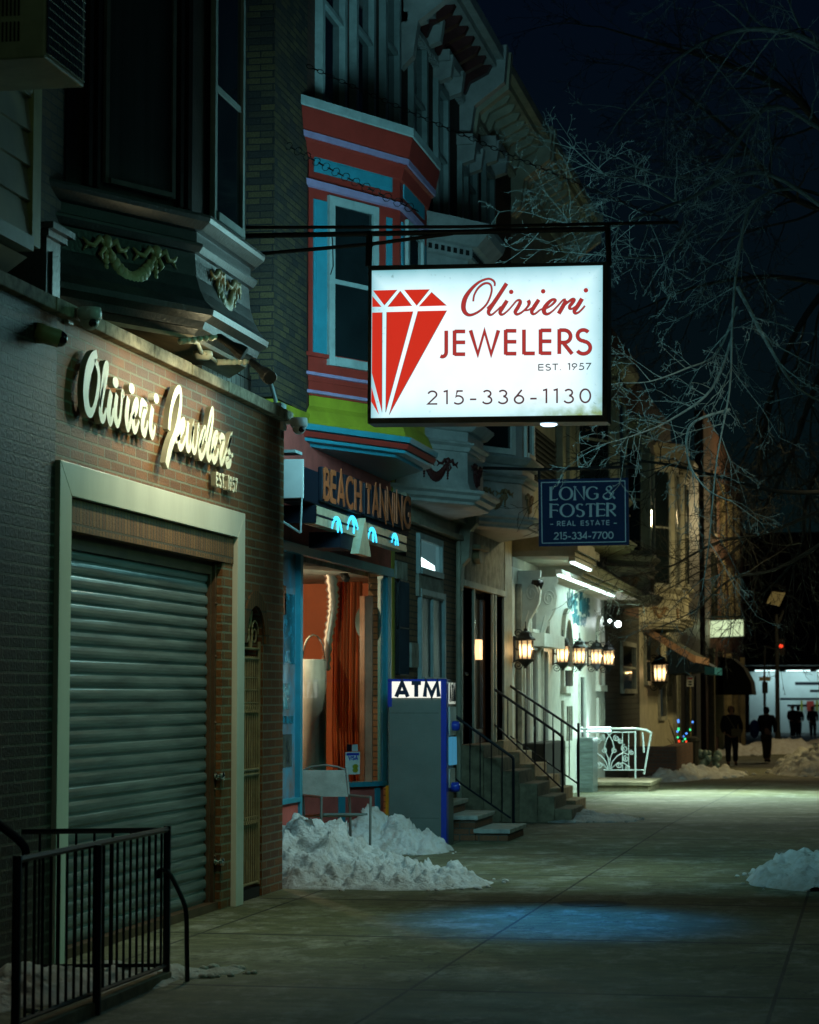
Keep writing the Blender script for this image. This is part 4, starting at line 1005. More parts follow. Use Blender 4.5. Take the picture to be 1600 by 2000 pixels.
# ---- salon sign
X1=.10; F1=wallX(X1)
ss=thing('box_lettering_sign','dark box letter sign reading BEACH TANNING with orange faces over the salon window','sign',(X1-.2,22.7,3.1))
yA=F1.hit(604,930)[0]; yB=F1.hit(806,990)[0]; 
zt=F1.hit(640,912)[1]; zbm=F1.hit(640,990)[1]
mb=MB(); mb.fbox(F1,yA,yB,zbm-.0,zt-.06,-.28,-.04); part('back_box',mb,M_navy,ss,bevel=.01)
mb=MB(); e0=F1.hit(556,905);  mb.box((X1-.46,yA-.03,zbm+.02),(X1-.045,yA-.001,zt+.0)); part('end_cap',mb,M_camw,ss,bevel=.004)
mb=MB(); mb.box((P,yA-.02,zt+.06),(X1-.12,yA+.25,zt+.085)); part('top_flashing',mb,M_tealtrim,ss)
mb=MB(); mb.tube([(X1-.06,yA-.02,zbm+.02),(X1-.07,yA-.02,zbm-.28)],.011,5); mb.tube([(X1-.07,yA-.02,zbm-.28),(P+.02,yA-.02,zbm+.01)],.011,5); part('strut',mb,M_tealtrim,ss)
def slabtext(s,pL,pR,top0,bot0,top1,bot1):
    """slab shaped dark boxes with coloured faces"""
    W=sum(GL[c][0] for c in s)+.22*(len(s)-1); cx_=0
    for c in s:
        mpf=bil([(pL,bot0),(pR,bot1),(pR,top1),(pL,top0)],F1)
        g=GL[c][0]; a=cx_/W-.09/W; b1=(cx_+g)/W+.09/W
        m=MB(); q=[mpf(a,-.07),mpf(b1,-.07),mpf(b1,1.06),mpf(a,1.06)]; m.prism(F1,q,-.045,.004); bx_=part('letter_box',m,M_navy,ss,bevel=.012)
        m=MB(); i=0
        for k_ in GL[c][1]:
            pts=[mpf((cx_+x)/W,y) for x,y in k_]; i+=1
            ys=[p[1] for p in pts]; lo,hi=min(ys),max(ys)
            if len(k_)==2 and abs(k_[0][1]-k_[1][1])>.5:
                n=7; P3=[(pts[0][0]+(pts[1][0]-pts[0][0])*t/n,pts[0][1]+(pts[1][1]-pts[0][1])*t/n) for t in range(n+1)]; wd=[.085,.075,.052,.046,.046,.052,.075,.085]
                m.ribbon(F1,P3,wd,.004,.014+.0005*i)
            else: m.ribbon(F1,pts,.046,.004,.014+.0005*i)
        part('letter',m,mat('orange_letter_face',(.34,.075,.022),.5,vary=.25),bx_); cx_+=g+.22
slabtext('BEACH',632,703,915,975,940,1000)
slabtext('TANNING',714,801,946,1002,974,1032)
# cream light panel with cyan palms below
mb=MB(); y0=F1.hit(624,1010)[0]; y1=F1.hit(800,1060)[0]; pz=F1.hit(640,992)[1]; pb=F1.hit(640,1028)[1]
mb.fbox(F1,y0,y1,pb,pz,-.14,-.03); lp=part('cream_panel',mb,mat('cream_gloss_panel',(.40,.40,.28),.25,vary=.3,scale=3),ss)
mb=MB(); mb.fbox(F1,y0+.02,y1-.02,(pb+pz)/2-.008,(pb+pz)/2+.008,-.031,-.025); mb.box((X1-.42,y0-.01,pb+.01),(X1-.03,y0+.02,pz)); part('dark_band',mb,M_navy,lp)
def palm(px,py,s):
    u,w_=F1.hit(px,py,-.02); s*=.72
    yield [(u-.26*s,w_-.07*s),(u-.22*s,w_-.0*s),(u-.12*s,w_+.055*s),(u+.0*s,w_+.065*s),(u+.13*s,w_+.035*s),(u+.22*s,w_-.03*s),(u+.25*s,w_-.085*s)]
    yield [(u-.02*s,w_+.05*s),(u+.04*s,w_-.02*s),(u+.03*s,w_-.09*s)]
for px,py,s in ((660,1024,1.1),(691,1024,1.3),(729,1044,1.1),(773,1053,.9)):
    mb=MB(); q=0
    for m in palm(px,py,s):
        q+=1; m=smooth_pts(m,3); n_=len(m); mb.ribbon(F1,m,[.006+.034*math.sin(math.pi*(i+.3)/(n_+.6)) for i in range(n_)],-.03,-.021+.0003*q)
    part('neon_palm',mb,E_neon,lp)
mb=MB(); a=F1.hit(676,1045);b_=F1.hit(700,1076); mb.fbox(F1,a[0]-.0,b_[0],b_[1],a[1]+.03,-.35,-.05); part('black_box',mb,M_navy,ss)
mb=MB(); c_=F1.hit(712,1012,.02);d_=F1.hit(713,1085,.02); l=F1.hit(699,1078,.02); r_=F1.hit(723,1085,.02); mb.prism(F1,[(c_[0],c_[1]),(l[0],d_[1]),(r_[0],d_[1])],-.05,.03); part('cream_cone',mb,mat('cream_gloss_panel'),ss)
# ================================================================ garden chair in the entry
cx_,cy=.05,22.9
ch=thing('patio_chair','folding patio chair with grey sling seat standing behind the snow by the salon entry','chair',(-.35,22.6,0))
def cp(px,py,Y): return FY(px,py,Y)
Yb,Yf=23.0,22.35
bl,br=cp(589,1503,Yb+.1),cp(676,1507,Yb+.1)
m=MB(); m.add([cp(589,1504,Yb+.12),cp(674,1504,Yb+.12),cp(680,1556,Yb-.05),cp(592,1556,Yb-.05),cp(589,1504,Yb+.135),cp(674,1504,Yb+.135),cp(680,1556,Yb-.035),cp(592,1556,Yb-.035)],[(0,1,2,3),(7,6,5,4),(0,4,5,1),(1,5,6,2),(2,6,7,3),(3,7,4,0)]); part('backrest',m,M_sling,ch)
m=MB(); sl,sr=cp(595,1590,Yb),cp(682,1590,Yb)
m.add([cp(595,1592,Yb),cp(684,1592,Yb),cp(718,1588,Yf),cp(632,1588,Yf)]+[v-Vector((0,0,.02)) for v in (cp(595,1592,Yb),cp(684,1592,Yb),cp(718,1588,Yf),cp(632,1588,Yf))],[(0,1,2,3),(7,6,5,4),(0,4,5,1),(1,5,6,2),(2,6,7,3),(3,7,4,0)]); part('seat',m,M_sling,ch)
for s,(bx0,fx0,tx0) in enumerate(((592,628,588),(682,724,677))):
    m=MB(); g0=FY(bx0+0,1640,Yb); g1=cp(fx0,1560,Yf)
    m.tube([cp(tx0,1502,Yb+.13),cp(bx0,1556,Yb-.04),cp(bx0+2,1592,Yb),Vector((cp(bx0+2,1592,Yb).x,Yb+.06,0))],.013,6)
    m.tube([cp(bx0-1,1553,Yb),cp(fx0,1557,Yf)],.014,6); m.tube([cp(fx0,1557,Yf),Vector((cp(fx0,1600,Yf).x,Yf-.03,0))],.013,6)
    part('side_frame',m,M_trimd,ch)
m=MB(); m.tube([cp(592,1504,Yb+.13),cp(610,1497,Yb+.14),cp(635,1494,Yb+.14),cp(660,1498,Yb+.14),cp(676,1504,Yb+.13)],.011,6); part('top_rail',m,M_trimd,ch)
# ================================================================ ATM
YA=25.6; FA=faceY(YA)
at=thing('cash_machine','tall grey cash machine with blue edges and a lit ATM topper beside the salon','cash machine',(.0,YA+.4,0))
def fa(px,py): return FA.hit(px,py)
xl,xr=fa(757,1400)[0],fa(872,1400)[0]; zt=fa(800,1326)[1]
dy=.62
m=MB(); m.box((xl+.012,YA+.004,.0),(xr-.05,YA+dy,zt-.01)); part('cabinet',m,M_atmg,at,bevel=.006)
m=MB(); xb=fa(861,1400)[0]
m.box((xb,YA,.0),(xr,YA+.14,zt)); m.box((xl,YA,zt-.035),(xb,YA+dy,zt)); m.box((xl,YA,zt-.30),(xl+.05,YA+.05,zt-.036)); m.box((xl,YA+.005,zt-.31),(xb-.001,YA+.02,zt-.295)); part('blue_edge',m,M_atmb,at,bevel=.008)
a=fa(766,1331);b_=fa(861,1363)
m=MB(); m.fbox(FA,a[0],b_[0],b_[1],a[1],.0,.012); tp=part('topper_panel',m,E_atm,at)
m=MB(); 
text(m,'ATM',bil([(774,1361),(857,1361),(857,1333),(774,1333)],FA,.014),0,1,0,1,FA,.044,.012,.016,gap=.20,step=.0006); part('lettering',m,mat('dark_blue_letter',(.01,.03,.07),.4,vary=.1),tp)
FS2=wallX(xr)
m=MB(); m.fbox(FS2,YA+.14,YA+dy,.0,zt-.03,-.08,-.03); part('front_body',m,M_atmg,at)
m=MB(); m.fbox(FS2,YA+.16,YA+dy-.04,zt-.27,zt-.04,-.03,.0); part('front_topper',m,mat('lit_front_topper',(.6,.62,.6),.4,vary=.2,emit=(.7,.75,.62),es=.45),at)
m=MB(); text(m,'ATM',lambda x,y:(YA+.22+.32*x,zt-.24+.17*y),0,1,0,1,FS2,.035,.0,.004,gap=.25); part('front_lettering',m,M_navy,at)
m=MB(); m.fbox(FS2,YA+.18,YA+dy-.05,1.18,zt-.30,-.03,.01); part('face_panel',m,M_atmf,at)
m=MB(); m.fbox(FS2,YA+.2,YA+dy-.06,.62,.82,-.03,.0);  part('tray_panel',m,M_atmf,at)
m=MB(); m.fbox(FA,xl+.03,xb-.02,.30,.303,-.004,-.0025); m.fbox(FA,xl+.03,xb-.02,1.42,1.423,-.004,-.0025); part('panel_seam',m,M_bin,at)
m=MB(); m.prism(FS2,[(YA+.2,.86),(YA+dy-.06,.86),(YA+dy-.08,1.16),(YA+.22,1.16)],-.03,.02); part('screen',m,mat('atm_screen',(.02,.05,.09),.1,vary=.3,emit=(.06,.30,.48),es=.6),at)
for z_ in (1.28,.62):
    m=MB(); m.smooth=True; m.lathe(Vector((xr-.02,YA+.34,z_)),[(.05,0),(.055,.06),(.05,.10),(.02,.11)],14,(1,0,0)); part('blue_knob',m,M_atmb,at)
# ================================================================ HOUSE C (tan brick)
hc=thing('row_house','tan brick row house with a white bay carrying dark red cherub garlands','row house',(P,29,0),group='row houses along the sidewalk')
m=MB(); m.fbox(FP,26.79,31.0,0,4.0,-.3,0); part('ground_wall',m,M_pkbrick,hc)
m=MB(); m.fbox(FP,26.79,31.35,4.0,9.75,-.3,0); part('upper_wall',m,M_upbrick,hc)
def rect(fr,x0,y0,x1,y1):
    a=fr.hit(x0,y0); b=fr.hit(x1,y0); c=fr.hit(x0,y1); return a[0],b[0],c[1],a[1]
u0,u1,w0,w1=rect(FP,772,1133,790,1318)
m=MB(); m.fbox(FP,u0,u1,w0,w1,.0,.012); bw=part('barred_window',m,M_glassd,hc)
m=MB()
for i in range(10): m.tube([FP.pt(u0+(u1-u0)*i/9,w0,.05),FP.pt(u0+(u1-u0)*i/9,w1,.05)],.009,5)
for z_ in (w0,w1,(w0+w1)/2): m.tube([FP.pt(u0,z_,.05),FP.pt(u1,z_,.05)],.010,5)
part('bars',m,M_blackrail,bw)
m=MB(); m.fbox(FP,u0-.05,u1+.04,w1+.02,w1+.22,0,.03); part('lintel',m,M_stucco,hc)
m=MB(); m.fbox(FP,u0,u1,w1+.30,w1+.55,0,.02); part('dark_panel',m,M_glassd,hc)
u0,u1,w0,w1=rect(FP,815,1056,857,1112)
window(FP,u0,u1,w0+.02,w1+.02,M_tealtrim,mat('lit_fanlight_glass',(.05,.09,.10),.1,vary=.5,scale=2,emit=(.06,.14,.15),es=.6),hc,fw=.07,d=.05,sash=False)
m=MB(); m.prism(FP,[(u0+.01,w0+.05),(u0+1.15,w0+.04),(u0+1.1,w0+.10),(u0+.01,w0+.17)],.007,.012); part('bright_strip',m,E_coolglow,hc)  # glowing slanted strip on the fanlight glass
m=MB(); m.fbox(FP,u0-.1,u1+.12,w0-.32,w0-.06,0,.04); part('stone_lintel',m,M_stucco,hc)
u0,u1,w0,w1=rect(FP,818,1158,862,1322)
window(FP,u0,u1,w0,w1-.02,M_tealtrim,M_blind,hc,fw=.07,d=.05,sash=False,mull=1)
u0,u1,w0,w1=rect(FP,796,1255,810,1303)
m=MB(); m.fbox(FP,u0,u1,w0,w1,0,.05); part('intercom_panel',m,M_stucco,hc)
z_=FP.hit(840,990)[1]
m=MB(); m.fbox(FP,26.8,31.1,3.62,3.68,0,.10); m.fbox(FP,26.8,31.1,3.70,3.84,0,.04); m.fbox(FP,26.8,31.1,3.84,3.90,0,.14); part('shop_cornice',m,M_cream,hc)
cb=Bay(26.95,28.0,29.15,.2)
def whitebay(house,b,mt,gm,zb=3.84,name='bay_window',zt=6.75,winmat=M_white,garl=True,lab=None,top=True):
    o=thing(name,'','',(P,b.B[1],zb)); o.parent=house; o.location=Vector((P,b.B[1],zb))-Vector(house.location); del o['label']; del o['category']
    if lab:o['label']=lab
    m=MB(); b.bands(m,[(-.06,zb-.03),(.0,zb-.02),(.07,zb),(.08,zb+.03),(.14,zb+.06),(.15,zb+.10),(.20,zb+.13),(.20,zb+.16),(.03,zb+.18),(.0,zb+.26),(-.01,zb+.62),(.02,zb+.63),(.03,zb+.68),(.08,zb+.71),(.08,zb+.73),(0,zb+.75),(0,zb+.86),(.05,zb+.87),(.09,zb+.91),(.13,zb+.95),(.13,zb+.98),(0,zb+1.0),(0,zt)]); part('casing',m,mt,o)
    if top:
        m=MB(); b.bands(m,[(.0,zt+.001),(.05,zt+.02),(.06,zt+.14),(.12,zt+.16),(.24,zt+.28),(.27,zt+.36),(.27,zt+.42),(.0,zt+.5)]); part('cornice',m,mt,o)
        m=MB()
        for f,L_ in ((b.near,b.Ln),(b.front,b.Lf)):
            k=int(L_/.11)
            for i in range(k): m.fbox(f,.04+i*.11,.09+i*.11,zt+.05,zt+.11,.05,.068)
        part('dentils',m,M_dark,o)
    a=.27; window(b.near,a,b.Ln-a,zb+1.08,zt-.25,winmat,M_glassd,o,fw=.08,d=.04)
    window(b.front,a,b.Lf-a,zb+1.08,zt-.25,winmat,M_glassd,o,fw=.08,d=.04)
    if garl:
        garland(b.near,b.Ln*.53,zb+.45,.30,gm,o); garland(b.front,b.Lf*.5,zb+.45,.28,gm,o)
    return o
whitebay(hc,cb,M_whitep,M_garred,lab='white bay window with dark red cherub garlands')
def cornice(house,y0,y1,z,dmat=M_whitep,br=M_doorr,depth=.5):
    m=MB(); m.fbox(FP,y0,y1,z-.55,z-.48,0,.08); m.fbox(FP,y0,y1,z-.1,z,0,depth); m.fbox(FP,y0-.02,y1+.02,z,z+.14,0,depth+.1); m.fbox(FP,y0,y1,z-.48,z-.1,0,.03)
    o=part('cornice',m,dmat,house)
    m=MB(); n=int((y1-y0)/.12)
    for i in range(n): m.fbox(FP,y0+i*.12,y0+i*.12+.06,z-.60,z-.55,0,.075)
    part('dentils',m,dmat,o)
    m=MB(); n=int((y1-y0)/.5)
    for i in range(n+1):
        y=y0+.15+(y1-y0-.3)*i/n; f=Fr((0,y),(1,0)); m=MB(); m.prism(f,[(P,z-.48),(P+.10,z-.46),(P+.16,z-.32),(P+depth*.8,z-.2),(P+depth*.9,z-.1),(P,z-.1)],-.12,0); part('modillion',m,br,o)
    for y in (y0,y1):
        m=MB(); f=Fr((0,y),(1,0)); m.prism(f,[(P,z-1.15),(P+.14,z-1.0),(P+.2,z-.6),(P+depth+.1,z-.3),(P+depth+.14,z+.2),(P,z+.2)],-.17,.0); part('end_bracket',m,dmat,house)
    return o
cornice(hc,27.2,31.3,10.05,M_whitep,M_garred)
def trim_window(house,px0,px1,py0,py1,corb=True,tm=M_tealtrim):
    u0,u1=FP.hit(px0,300)[0],FP.hit(px1,300)[0]; w1=FP.hit(px0,py0)[1]; w0=FP.hit(px0,py1)[1]
    o=window(FP,u0+.1,u1-.1,w0,w1,tm,M_glassd,house,fw=.11,d=.07)
    if corb:
        m=MB(); 
        for u in (u0,u1-.02): m.prism(Fr((0,u),(1,0)),[(P,w1+.05),(P+.22,w1+.12),(P+.26,w1+.4),(P,w1+.4)],-.16,0)
        m.fbox(FP,u0-.05,u1+.15,w1+.32,w1+.46,0,.22); part('hood',m,M_whitep,o)
trim_window(tan,617,665,-200,186,False); trim_window(tan,684,722,-150,236,False); trim_window(tan,742,772,-160,300,False)
trim_window(hc,797,826,60,300); trim_window(hc,846,868,170,420,True)
# ================================================================ HOUSE D (stucco, three doors)
hd=thing('row_house','grey stucco row house with brown doors and a white bay carrying ochre cherub garlands','row house',(P,33,0),group='row houses along the sidewalk')
m=MB(); m.fbox(FP,31.0,35.2,3.05,3.95,-.3,.0)
(d1,_),(d1r,_),(d2,_),(d2r,_),(d3,_),(d3r,_)=[FP.hit(x,1200) for x in (900,922,928,959,966,981)]
for a,b_ in ((31.0,d1),(d1r,d2),(d2r,d3),(d3r,35.2)): m.fbox(FP,a,b_,gz(33),3.05,-.3,0)
for a,b_ in ((d1,d1r),(d2,d2r),(d3,d3r)): m.fbox(FP,a,b_,gz(33),.95,-.3,-.02)
part('stucco_wall',m,M_stucco,hd)
m=MB(); m.fbox(FP,31.36,36.0,3.95,9.75,-.3,0); part('upper_wall',m,M_upbrick,hd)
m=MB(); m.fbox(FP,d1,d1r,.95,3.05,-.16,-.10); o=part('door',m,M_doorb,hd,label='dark brown door'); m=MB(); m.ball(FP.pt(d1r-.12,1.9,-.06),.03,8); part('handle',m,M_chrome,o)
m=MB(); m.fbox(FP,d2,d2+.2,.95,2.95,-.14,-.08); m.fbox(FP,d2r-.25,d2r,.95,2.95,-.14,-.08); m.fbox(FP,d2+.2,d2r-.25,.95,1.15,-.14,-.08); o=part('door',m,M_doorb,hd,label='glazed brown door'); m=MB(); m.fbox(FP,d2+.2,d2r-.25,1.15,2.95,-.12,-.10); part('pane',m,mat('door_glass',(.05,.05,.045),.08,vary=.6,scale=2,stretch=(1,4,1),spec=.9),o)
m=MB(); m.fbox(FP,d3,d3r,.95,2.95,-.14,-.08); part('door',m,M_doorr,hd,label='red brown door')
m=MB(); q=FP.hit(935,1268); m.fbox(FP,q[0]-.12,q[0]+.14,q[1]-.14,q[1]+.13,-.10,.03); sc_=part('door_light',m,E_warm,hd); lamp('POINT','door_light_bulb',FP.pt(q[0],q[1],.12),(1,.66,.3),4,.05)
m=MB(); 
for a,b_ in ((d1-.07,d1),(d1r,d1r+.08),(d2-.0,d2+.0),(d2r,d2r+.08),(d3-.08,d3),(d3r,d3r+.1)):
    if b_>a: m.fbox(FP,a,b_,.95,3.05,-.1,.03)
m.fbox(FP,d1-.07,d3r+.1,3.05,3.13,-.1,.06); part('door_casing',m,M_cream,hd)
m=MB(); q=FP.hit(920,1085); m.disc(FP,(q[0]+.3,q[1]),.22,.10,0,.1,16); m.fbox(FP,q[0]-.15,q[0]+.6,q[1]+.08,q[1]+.14,0,.16); part('gas_meter',m,M_gate,hd)
for yy in (31.02,):
    m=MB(); f=Fr((0,yy),(1,0)); m.prism(f,[(P,2.95),(P+.05,3.0),(P+.07,3.3),(P+.16,3.4),(P+.18,3.75),(P+.26,3.85),(P+.26,3.95),(P,3.95)],-.22,0); part('scroll_bracket',m,M_cream,hd)
db=Bay(31.45,32.55,33.75,.2)
whitebay(hd,db,M_whitep,M_garbrn,zb=3.86,lab='white bay window with ochre garlands')
cornice(hd,31.7,36.0,10.05,M_cream,M_cream)
trim_window(hd,893,908,330,520); trim_window(hd,940,958,330,520); trim_window(hd,905,925,270,440,False)
# meter box + downpipe
m=MB(); q=FP.hit(893,1080); m.tube([FP.pt(30.93,0,.04),FP.pt(30.93,3.7,.04)],.035,8); solo('downpipe',m,M_cream,'cream downpipe between the tan brick house and the stucco house','downpipe')
# ================================================================ STOOPS
def stoop(name,label,y0,y1,xs,zs,m,zb,slab=None):
    """steps down from the wall: xs = outer edge of each tread, zs = tread heights, top first"""
    t=thing(name,label,'front steps',(P,(y0+y1)/2,zb))
    x=P
    for i,(xo,z) in enumerate(zip(xs,zs)):
        b=MB(); b.box((x+.0005*i,y0,zb-.05),(xo,y1,z-(.05 if slab else 0))); part('step',b,m,t,bevel=.012)
        if slab:
            b=MB(); b.box((x-.02,y0-.03,z-.049),(xo+.03,y1+.03,z)); part('tread',b,slab,t,bevel=.008)
        x=xo+.0002
    return t
M_sbrick=brick('stoop_brick',(.24,.10,.05),(.17,.07,.035),(.10,.09,.07),bump=.7)
stoop('brick_steps','low brick steps with stone treads beside the cash machine',26.65,27.9,[.18,.50,.86],[.42,.28,.135],M_sbrick,0,M_slab)
stoop('concrete_steps','concrete front steps with black rails nearest the cash machine',31.0,32.25,[-.10,.13,.36,.60,.82,1.05],[.97,.98-.17,.64,.48,.32,.16],M_conc,gz(32))
stoop('concrete_steps','snow dusted concrete front steps rising to the red brown door',34.3,35.55,[-.33,-.10,.12,.32,.51,.70],[.97,.81,.64,.47,.30,.13],M_conc,gz(35)-.02)
def rail(name,label,Y,top,posts,pick,low,r=.019):
    f=faceY(Y); t=thing('handrail',label,'handrail',f.pt(*f.hit(*posts[-1][1])),group='black iron handrails of the front steps')
    b=MB(); b.tube([f.pt(*f.hit(*p)) for p in top],r,8); part('top_rail',b,M_blackrail,t)
    if low: b=MB(); b.tube([f.pt(*f.hit(*p)) for p in low],r*.7,6); part('lower_rail',b,M_blackrail,t)
    for p in posts:
        b=MB(); b.tube([f.pt(*f.hit(*q)) for q in p],r*1.05,6); part('post',b,M_blackrail,t)
    def yat(pl,x):
        for (a,b_),(c,d) in zip(pl[:-1],pl[1:]):
            if a<=x<=c: return b_+(d-b_)*(x-a)/(c-a+1e-9)
        return pl[-1][1]
    for x in pick:
        b=MB(); b.tube([f.pt(*f.hit(x,yat(top,x))),f.pt(*f.hit(x,yat(low,x) if low else yat(top,x)+90))],r*.42,5); part('baluster',b,M_blackrail,t)
    return t
rail('r','black iron handrail of the nearest concrete steps, its low end behind the cash machine',30.3,[(880,1390),(900,1407),(1000,1478),(1004,1484)],[[(1003,1482),(1003,1614)]],[918,938,960,981],[(880,1512),(900,1530),(998,1598)])
rail('r','black iron handrail between the two flights of concrete steps',34.1,[(924,1317),(1090,1432),(1099,1440)],[[(1099,1438),(1099,1572)]],[938,956,974,992,1010,1028,1046,1064,1082],[(924,1396),(966,1415),(1098,1540)])
rail('r','black iron handrail on the far side of the second concrete steps',35.7,[(964,1318),(1120,1422),(1131,1430)],[[(1130,1412),(1130,1568)]],[976,994,1010,1026,1044,1062,1080,1096,1112],[(964,1416),(1000,1440),(1128,1530)],.019)
# ================================================================ WINE BAR (HOUSE E)
Y0,Y1=35.9,48.8; ze=gz(43)
wb_=thing('wine_bar_building','white fronted wine bar with a bracketed hood, lit blue lettering and arched windows','shop building',(P,43,ze))
m=MB(); m.fbox(FP,Y0+.02,Y1,ze-.1,3.55,-.3,0); part('white_wall',m,M_white,wb_)
m=MB(); m.fbox(FP,35.2,Y0+.02,ze-.1,3.95,-.3,.01); part('brown_pier',m,M_gate,wb_)
m=MB(); m.fbox(FP,36.05,Y1,3.55,9.7,-.3,-.005); part('upper_wall',m,M_cream,wb_)
cornice(wb_,36.4,43.0,10.1,M_cream,M_cream)
def rectw(x0,y0,x1,y1,mt,d=.012,name='window',fm=None,mull=0,sash=False,fw=.05):
    u0,u1,w0,w1=rect(FP,x0,y0,x1,y1)
    return window(FP,u0,u1,w0,w1,fm or M_white,mt,wb_,fw=fw,d=.04,sash=sash,mull=mull,name=name)
M_lowglass=mat('bar_window_glass',(.02,.03,.035),.06,vary=.5,scale=2,spec=.9,emit=(.10,.055,.02),es=.08)
rectw(1018,1148,1026,1226,M_lowglass,sash=True); rectw(1034,1156,1056,1228,M_lowglass,sash=True); rectw(1061,1192,1069,1246,M_lowglass,sash=True)
rectw(1022,1272,1031,1470,M_lowglass); rectw(1036,1270,1046,1478,M_lowglass); rectw(1058,1272,1066,1480,M_lowglass)
rectw(1130,1322,1141,1500,M_lowglass,name='door')
m=MB(); u0,u1,w0,w1=rect(FP,1033,1236,1074,1262); m.fbox(FP,u0,u1,w0,w1,0,.25); part('window_ledge',m,M_white,wb_)
# hanging window boxes / jambs
def archwin(x0,x1,ytop,ybot):
    u0,u1,w0,w1=rect(FP,x0,ytop,x1,ybot); r=(u1-u0)/2; uc=(u0+u1)/2
    zs=w1-r*1.0
    a=[(uc+r*math.cos(R(k)),zs+r*math.sin(R(k))) for k in range(0,181,15)]; A=[(uc+(r+.16)*math.cos(R(k)),zs+(r+.2)*math.sin(R(k))) for k in range(0,181,15)]
    m=MB(); 
    for i in range(len(a)-1): m.prism(FP,[a[i],a[i+1],A[i+1],A[i]],.0,.07)
    m.fbox(FP,u0-.16,u0,w0,zs,0,.06); m.fbox(FP,u1,u1+.16,w0,zs,0,.06); m.fbox(FP,u0-.2,u1+.2,w0-.12,w0,0,.10); m.fbox(FP,u0,u1,(w0+zs)/2-.03,(w0+zs)/2+.03,.012,.05)
    o=part('arched_window',m,M_white,wb_)
    m=MB(); m.prism(FP,[(u0,w0),(u1,w0)]+a,0,.012); part('pane',m,M_lowglass,o)
    m=MB(); m.fbox(FP,u0-.1,u1+.15,w0-1.05,w0-.25,0,.05); ap=part('apron_panel',m,M_white,wb_)
    m=MB()
    for k in range(3):
        pts=[FP.pt(uc-.35+.3*k+.1*math.sin(t*2.2),w0-.95+.6*t,.06) for t in (0,.25,.5,.75,1)]
        m.tube(pts,.022,5)
    part('scroll_relief',m,M_stucco,ap)
archwin(1097,1112,1208,1340); archwin(1165,1174,1222,1338)
m=MB(); u0,u1,w0,w1=rect(FP,1126,1244,1147,1254); m.fbox(FP,u0,u1,w0,w1-.06,0,.03); m.fbox(FP,u0+.1,u1-.1,w0-.14,w0-.06,0,.03); part('vent_slat',m,M_navy,wb_)
# lettering
F_w=FP
tl=thing('raised_lettering','dark teal raised lettering of the wine bar with a bottle emblem between its words','sign',FP.pt(44,2.6))
M_tl=mat('teal_letter',(.02,.13,.17),.4,vary=.1)
def wtext(s,x0,x1,yb0,yb1,yt0,yt1,sw,g=.16):
    m=MB(); text(m,s,bil([(x0,yb0),(x1,yb1),(x1,yt1),(x0,yt0)],FP,.03),0,1,0,1,FP,sw,.002,.012,gap=g,step=.0006,serif=False)
    for i,c in enumerate(s): pass
    part('word',m,M_tl,tl)
wtext('WINE',1111,1130,1193,1196,1157,1163,.085); wtext('DIVE',1139,1154,1197,1202,1166,1172,.085)
wtext('BOTTLE',1119,1134,1216,1219,1200,1204,.06,.2); wtext('SHOP',1137,1147,1220,1222,1205,1208,.06,.2)
m=MB(); a=FP.hit(1133,1195); b_=FP.hit(1133,1152); m.prism(FP,[(a[0]-.18,a[1]),(a[0]+.18,a[1]),(a[0]+.18,a[1]+.22),(a[0]+.06,a[1]+.32),(a[0]+.05,b_[1]),(a[0]-.05,b_[1]),(a[0]-.06,a[1]+.32),(a[0]-.18,a[1]+.22)],.01,.05); part('bottle_emblem',m,M_tl,tl)
# scroll brackets + hood
for y,sx in ((36.6,.0),(38.6,.0)):
    f=Fr((0,y),(1,0)); m=MB()
    K=.62
    prof=[(P+K*a,b_) for a,b_ in ((0,3.52),(.56,3.52),(.56,3.44),(.50,3.36),(.56,3.20),(.52,3.02),(.42,2.90),(.30,2.78),(.22,2.62),(.15,2.50),(.17,2.38),(.08,2.30),(0,2.28))]
    m.prism(f,prof,-.16,0)
    pts=[]
    for a in range(0,620,25):
        r=.14*(1-a/760); pts.append(f.pt(P+.21+.72*r*math.cos(R(a)),3.17+r*math.sin(R(a)),.012))
    m.tube(pts,.014,5)
    m.tube([f.pt(P+.07,2.45,.01),f.pt(P+.10,2.7,.01),f.pt(P+.16,2.9,.01)],.014,5)
    part('scroll_bracket',m,M_white,wb_,bevel=.006)
xh=.50
hood=MB(); hood.box((P,36.0,3.70),(xh,38.9,3.78)); hood.box((P,35.97,3.78),(xh+.05,38.95,3.90)); hood.box((P,35.95,3.90),(xh-.03,38.95,4.0))
hood.prism(Fr((0,35.98),(1,0)),[(P,4.0),(xh-.06,4.0),(P,4.4)],-2.9,0)
hood.box((P,38.96,3.53),(.28,48.7,3.60)); hood.box((P,38.97,3.60),(.33,48.75,3.72)); hood.prism(Fr((0,38.98),(1,0)),[(P,3.72),(.30,3.72),(P,4.2)],-9.7,0)
part('hood',hood,M_cream,wb_)
for k_,(ya,yb,xx,zz) in enumerate(((36.2,38.6,xh-.07,3.70),(36.6,44.6,.18,3.53))):
    b=MB(); b.box((xx-.05,ya,zz-.07),(xx+.05,yb,zz-.001)); h_=part('strip_light',b,M_white,wb_)
    b=MB(); b.box((xx-.03,ya+.03,zz-.10),(xx+.03,yb-.03,zz-.071)); part('tube',b,E_led,h_)
o=lamp('AREA','hood_strip_beam',(.24,43.6,3.40),(.62,1,.88),460,target=(P,43.6,1.7),sx=.06,sy=9.6)
o=lamp('AREA','hood_strip_beam_near',(.40,37.4,3.59),(.60,1,.86),30,target=(P,37.4,2.0),sx=.06,sy=2.3)
